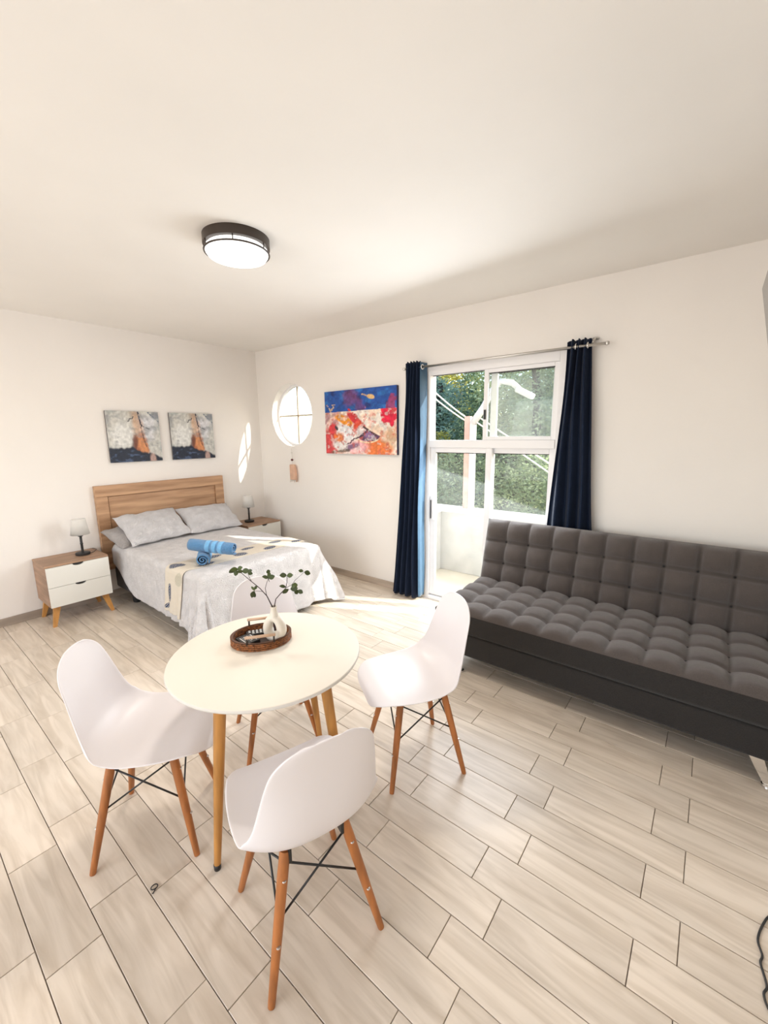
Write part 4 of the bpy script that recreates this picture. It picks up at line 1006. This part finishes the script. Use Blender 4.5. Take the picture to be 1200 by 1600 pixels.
def make_chair():
    t = thing('dining_chair', '', 'chair', group='moulded chairs around the table')
    sh = grid_obj('seat_shell', chair_shell(), M['white_plastic'], t, thick=0.006, offset=0)
    md = sh.modifiers.new('subsurf', 'SUBSURF'); md.levels = 1; md.render_levels = 1
    md2 = sh.modifiers.new('edge', 'BEVEL'); sh.modifiers.remove(md2)
    ft = 0.183
    tops = {}
    for sx in (1, -1):
        for sy in (1, -1):
            a = Vector((sx*0.105, sy*0.095, 0.405)); b = Vector((sx*ft+0.004*0, sy*ft, 0.0)); tops[(sx, sy)] = (a, b)
            d = b-a
            lg = tube('leg', [a, a+d*0.15, a+d*0.5, a+d*0.97, b], [0.0155, 0.0165, 0.0150, 0.0112, 0.0105], M['chair_wood'], t, 16); sharp(lg)
            pl_ = box('leg_bracket', a+Vector((0.0, -sy*0.010, -0.012)), (0.034, 0.010, 0.055), M['black_metal'], lg, 0.002)
            for fz in (0.18, 0.60):
                p = a+d*fz; lathe('bolt', [(0, -0.001), (0.0065, 0), (0.005, 0.003), (0, 0.004)], M['steel'], lg, 10, (p.x+sx*0.014, p.y, p.z))
    def pt(k, f_): a, b = tops[k]; return a+(b-a)*f_
    ring_ = [(1, 1), (1, -1), (-1, -1), (-1, 1)]
    for i in range(4):
        k1, k2 = ring_[i], ring_[(i+1) % 4]
        tube('wire_brace', [pt(k1, 0.08), pt(k2, 0.46)], 0.0034, M['black_metal'], t, 8)
        if i % 2 == 1 or i == 3 or True: tube('wire_brace', [pt(k2, 0.08), pt(k1, 0.46)], 0.0034, M['black_metal'], t, 8)
    bm = bmesh.new()
    add_box(bm, (0.0, 0.0, 0.4145), (0.22, 0.012, 0.006)); add_box(bm, (0.09, 0, 0.4145), (0.014, 0.21, 0.006)); add_box(bm, (-0.09, 0, 0.4145), (0.014, 0.21, 0.006))
    bm_obj('seat_bracket', bm, M['black_metal'], t)
    return t
ch = make_chair()
spots = [((-0.937, 0.735), (-0.94, 0.34), 'white moulded chair nearest the camera, its back turned to the viewer'),
         ((-1.677, 0.573), (0.65, 0.76), 'white moulded chair at the left of the round table, turned to the table'),
         ((-1.040, 1.535), (-0.56, -0.83), 'white moulded chair between the round table and the sofa'),
         ((-1.728, 1.214), (0.91, -0.42), 'white moulded chair behind the round table, in front of the bed foot')]
for i, ((x, y), (fx, fy), lb) in enumerate(spots):
    o = ch if i == 0 else copy_tree(ch)
    o.location = (x, y, 0); o.rotation_euler = (0, 0, math.atan2(fy, fx)); o['label'] = lb

# ------------------------------------------------------------------ round table
TX, TY, TZ, TR = -1.392, 0.952, 0.712, 0.387
t = thing('round_table', 'round cream table with four honey wood legs', 'table', (TX, TY, 0))
lathe('tabletop', [(0, TZ-0.018), (TR-0.012, TZ-0.018), (TR-0.002, TZ-0.014), (TR, TZ-0.007), (TR-0.002, TZ-0.001), (TR-0.004, TZ), (0, TZ)], M['table_top'], t, 128)
lathe('edge_band', [(TR-0.006, TZ-0.0175), (TR-0.0015, TZ-0.0145), (TR+0.0008, TZ-0.008), (TR-0.0008, TZ-0.002)], M['table_edge'], t, 128)
feet = [(-1.307, 0.614), (-1.731, 0.863), (-1.063, 1.058), (-1.487, 1.307)]
for fx, fy in feet:
    b = Vector((fx-TX, fy-TY, 0.012)); u_ = Vector((b.x, b.y, 0)).normalized(); a = u_*0.262+Vector((0, 0, TZ-0.018)); d = b-a
    lg = tube('leg', [a, a+d*0.1, a+d*0.5, b], [0.0225, 0.0230, 0.0190, 0.0125], M['table_wood'], t, 20); sharp(lg)
    tube('foot_cap', [b+Vector((0, 0, 0.010)), b-Vector((0, 0, 0.012))], [0.0135, 0.0125], M['black_plastic'], lg, 16)
    p = a+d*0.10+u_*0.021; lathe('screw', [(0, -0.003), (0.0035, -0.003), (0.0035, 0.003), (0, 0.003)], M['black_metal'], lg, 8, p)
    a2 = u_*0.235+Vector((0, 0, TZ-0.024)); box('leg_plate', a2+Vector((0, 0, 0.001)), (0.07, 0.07, 0.008), M['black_metal'], lg, 0.002)

# ------------------------------------------------------------------ tray, vase, branches, remotes
TRX, TRY, TRR = -1.487, 0.992, math.atan2(0.80, 0.60)
t = thing('oval_tray', 'oval rattan tray with dark base on the round table', 'tray', (TRX, TRY, TZ), TRR)
A_, B_ = 0.128, 0.102
lathe('tray_base', [(0, 0.001), (0.95, 0.001), (0.97, 0.006), (0, 0.007)], M['tray_base'], t, 64, sx=A_, sy=B_)
def wrap_ring(name, z0, z1, k0, m):
    V, F = [], []; N = 72
    for k in range(N):
        c, s = math.cos(2*PI*k/N), math.sin(2*PI*k/N)
        for (q, z) in ((k0, z0), (k0+0.075, z0+0.002), (k0+0.085, (z0+z1)/2), (k0+0.075, z1-0.002), (k0, z1), (k0-0.01, (z0+z1)/2)): V.append((A_*q*c, B_*q*s, z))
    for k in range(N):
        a, b = 6*k, 6*((k+1) % N)
        for j in range(6): F.append((a+j, a+(j+1) % 6, b+(j+1) % 6, b+j))
    return mesh_obj(name, V, F, m, t)
for i in range(4): wrap_ring('rattan_band', 0.0005+i*0.0085, 0.0085+i*0.0085, 0.93, M['rattan'])
wrap_ring('tray_rim', 0.0345, 0.0385, 0.93, mat('brown_rim', (0.12, 0.05, 0.025), 0.5))
for sy in (-1, 1):
    hd = tube('handle', [(-0.062, sy*0.090, 0.064), (0.062, sy*0.090, 0.064)], 0.0062, M['handle_tan'], t, 12)
    for sx in (-1, 1): tube('handle_post', [(sx*0.055, sy*0.090, 0.030), (sx*0.055, sy*0.090, 0.066)], 0.0042, M['bronze'], hd, 10)
# flat donut-shaped vase
VX, VY = -1.425, 1.020; vz = TZ+0.0075
t = thing('ring_vase', 'cream ceramic vase with an oval hole through it', 'vase', (VX, VY, vz), math.atan2(0.62, 0.78)-0.25)
def vase():
    V, F = [], []; N, n = 64, 24
    cz = 0.061
    for k in range(N):
        a = 2*PI*k/N; c, s = math.cos(a), math.sin(a)
        # centreline: tall oval; the body swells at the base
        rx, rz = 0.0330, 0.041+(0.006 if s > 0 else 0)*s
        cx_, cz_ = rx*c*(1-0.12*max(0, s)), cz+rz*s
        r1 = 0.0200-0.0015*s; r2 = 0.0255-0.003*s
        nx, nz = c, s
        for j in range(n):
            b = 2*PI*j/n; V.append((cx_+nx*math.cos(b)*r1, math.sin(b)*r2, max(0.0, cz_+nz*math.cos(b)*r1)))
    for k in range(N):
        for j in range(n): F.append((k*n+j, k*n+(j+1) % n, ((k+1) % N)*n+(j+1) % n, ((k+1) % N)*n+j))
    return V, F
V, F = vase(); mesh_obj('vase_body', V, F, M['ceramic'], t)
lathe('vase_neck', [(0.022, 0.112), (0.016, 0.130), (0.0125, 0.146), (0.0145, 0.160), (0.0120, 0.160), (0.0100, 0.146), (0.010, 0.130)], M['ceramic'], t, 32)
NK = Vector((VX, VY, vz+0.157)); d_img = Vector((0.783, 0.622, 0)); d_dep = Vector((-0.622, 0.783, 0))
bm = bmesh.new()
def leaf_mesh():
    V, F = [], []; n = 6
    for i in range(n+1):
        q = i/n; w = 0.40*math.sin(PI*min(q*0.96+0.02, 1))**0.8; zc = -0.18*q*q
        V += [(q, -w, zc+0.07), (q, 0, zc), (q, w, zc+0.07)]
    for i in range(n):
        for j in range(2): a = i*3+j; F.append((a, a+1, a+4, a+3))
    me = bpy.data.meshes.new('leaf'); me.from_pydata(V, [], F); me.materials.append(M['leaf']); me.polygons.foreach_set('use_smooth', [True]*len(F)); return me
LM = leaf_mesh()
def I(a, h, dp=0.0): return d_img*a+d_dep*dp+Vector((0, 0, h))       # offsets from the vase mouth, across / up / back
def branch(label, paths, leaves):
    t = thing('leafy_twig', label, 'twig', NK-Vector((0, 0, 0.12)), group='twigs in the ring vase')
    o0 = NK-t.location
    for i, (pts, r) in enumerate(paths):
        pp_ = [o0+Vector(p) for p in pts]
        tube('stem' if i == 0 else 'side_shoot', pp_, [r*(1-0.55*k/(len(pp_)-1)) for k in range(len(pp_))], M['twig'], t, 7)
    for (p, ang, size, tw) in leaves:
        o = bpy.data.objects.new('leaf', LM); C.objects.link(o); o.parent = t; o.location = o0+Vector(p)
        dr = (d_img*math.cos(rp(ang))+Vector((0, 0, math.sin(rp(ang))))+d_dep*random.uniform(-0.3, 0.3)).normalized()
        q = dr.to_track_quat('X', 'Z').to_matrix() @ Matrix.Rotation(rp(tw), 3, 'X'); o.rotation_euler = q.to_euler(); size *= 0.86; o.scale = (size, size, size)
branch('tallest dark twig leaning left from the ring vase',
    [([I(0, -0.11), I(-0.004, 0.0), I(-0.025, 0.05), I(-0.053, 0.085), I(-0.086, 0.115), I(-0.112, 0.140), I(-0.140, 0.166)], 0.0027),
     ([I(-0.04, 0.070), I(-0.066, 0.073), I(-0.078, 0.072)], 0.0012), ([I(-0.086, 0.115), I(-0.095, 0.135), I(-0.100, 0.155)], 0.0012)],
    [(I(-0.140, 0.168), 168, 0.036, 70), (I(-0.142, 0.170), 30, 0.030, 60), (I(-0.146, 0.165), 250, 0.028, 80), (I(-0.152, 0.168), 200, 0.034, 60), (I(-0.122, 0.160), 15, 0.034, 70), (I(-0.118, 0.160), 175, 0.032, 60),
     (I(-0.100, 0.155), 345, 0.024, 75), (I(-0.098, 0.157), 35, 0.026, 65), (I(-0.078, 0.072), 245, 0.034, 70), (I(-0.078, 0.073), 110, 0.028, 60), (I(-0.085, 0.062), 300, 0.026, 60), (I(-0.075, 0.08), 60, 0.022, 50)])
branch('thin upright dark twig with a three-leaf tip in the ring vase',
    [([I(-0.002, -0.11), I(-0.006, 0.0), I(-0.026, 0.05), I(-0.030, 0.085), I(-0.022, 0.110), I(-0.014, 0.130)], 0.0019)],
    [(I(-0.014, 0.130), 165, 0.032, 70), (I(-0.013, 0.130), 20, 0.032, 70), (I(-0.012, 0.132), 270, 0.022, 60), (I(-0.010, 0.148), 100, 0.026, 80), (I(-0.016, 0.134), 60, 0.024, 60)])
branch('dark twig leaning right from the ring vase with paler leaves',
    [([I(0.002, -0.11), I(0.004, 0.0), I(0.012, 0.035), I(0.034, 0.060), I(0.058, 0.085), I(0.064, 0.110), I(0.066, 0.140)], 0.0026), ([I(0.034, 0.060), I(0.060, 0.074), I(0.078, 0.080)], 0.0013),
     ([I(0.058, 0.085), I(0.085, 0.10), I(0.10, 0.120), I(0.140, 0.155)], 0.0012)],
    [(I(0.058, 0.088), 165, 0.032, 65), (I(0.078, 0.080), 10, 0.036, 70), (I(0.070, 0.078), 205, 0.034, 70), (I(0.085, 0.084), 60, 0.028, 60), (I(0.095, 0.078), 300, 0.030, 60), (I(0.100, 0.085), 95, 0.030, 60),
     (I(0.066, 0.140), 10, 0.030, 70), (I(0.064, 0.141), 178, 0.034, 85), (I(0.140, 0.155), 340, 0.032, 60), (I(0.136, 0.158), 160, 0.024, 80), (I(0.110, 0.075), 330, 0.028, 60)])
# black booklet and remote lying in the tray
def in_tray(ax, by_, z): c, s = math.cos(TRR), math.sin(TRR); return (TRX+ax*c-by_*s, TRY+ax*s+by_*c, z)
t = thing('black_box', 'flat black box with grey printed lid at the left in the tray', 'box', in_tray(-0.056, -0.022, TZ+0.0085), TRR+0.55)
box('box_body', (0, 0, 0.010), (0.072, 0.086, 0.020), M['black_plastic'], t, 0.002)
for i in range(7): box('print_line', (-0.024+i*0.008, 0.004*((i % 3)-1), 0.0203), (0.0036, 0.058-0.010*(i % 3), 0.0006), M['print_grey'] if i % 2 else M['print_white'], t, 0)
t = thing('remote_control', 'black remote control with white keys behind the black box in the tray', 'remote', in_tray(-0.012, 0.046, TZ+0.0085), TRR+0.1)
box('remote_body', (0, 0, 0.008), (0.11, 0.040, 0.016), M['black_plastic'], t, 0.004)
for i in range(6):
    for j in range(3): box('key', (-0.040+i*0.016, -0.012+j*0.012, 0.0165), (0.009, 0.007, 0.002), M['print_white'], t, 0.0005, 1)

# ------------------------------------------------------------------ television, cords, hair tie
t = thing('television', 'wall-arm television showing only a grey wedge of screen at the right edge', 'television', (XR, 1.60, 1.86))
tilt = Matrix.Rotation(rp(-11), 4, 'Y')   # screen faces -x and a little down
def tv(nm, c, s, m, bv=0.004):
    bm = bmesh.new(); add_box(bm, (0, 0, 0), s, bv, 2); bmesh.ops.translate(bm, verts=bm.verts[:], vec=Vector(c)); bmesh.ops.rotate(bm, verts=bm.verts[:], cent=(0, 0, 0), matrix=tilt.to_3x3()); bmesh.ops.translate(bm, verts=bm.verts[:], vec=Vector((-0.55, 0.0, 0.0)))
    return bm_obj(nm, bm, m, t)
cas = tv('casing', (0.02, 0, 0), (0.04, 0.80, 0.46), M['black_plastic'])
tv('screen', (-0.0015, 0, 0.0), (0.004, 0.775, 0.435), M['screen'], 0)
tube('wall_arm', [(-0.52, 0, 0.0), (-0.30, 0.12, 0), (-0.004, 0.0, 0)], 0.016, M['black_metal'], t)
box('wall_plate', (-0.006, 0, 0), (0.012, 0.20, 0.30), M['black_metal'], t, 0.002)
pts = [(0.36, 1.72, 0.004), (0.31, 1.675, 0.004), (0.285, 1.62, 0.004), (0.269, 1.555, 0.004), (0.277, 1.51, 0.004), (0.271, 1.482, 0.004), (0.279, 1.44, 0.004), (0.281, 1.415, 0.004), (0.273, 1.39, 0.004), (0.285, 1.35, 0.004), (0.33, 1.30, 0.004), (0.42, 1.26, 0.004)]
def densify(p, k=5):
    p = np.array(p, float); x = np.arange(len(p)); t_ = np.linspace(0, len(p)-1, (len(p)-1)*k+1); return smooth_interp(x, p, t_)
tag(tube('power_cord', densify(pts), 0.0032, M['black_plastic'], n=8), 'thin black cord wriggling over the tiles at the right edge', 'cord')
hp_ = [(-1.425+0.009*math.cos(a), 0.436+0.011*math.sin(a), 0.003+0.0003*a) for a in np.linspace(0.2, 6.6, 26)]+[(-1.411, 0.430, 0.003), (-1.406, 0.423, 0.003)]
tag(tube('wire_loop', hp_, 0.0018, M['black_plastic'], n=8), 'small black looped tie lying on the tiles left of the table', 'tie')
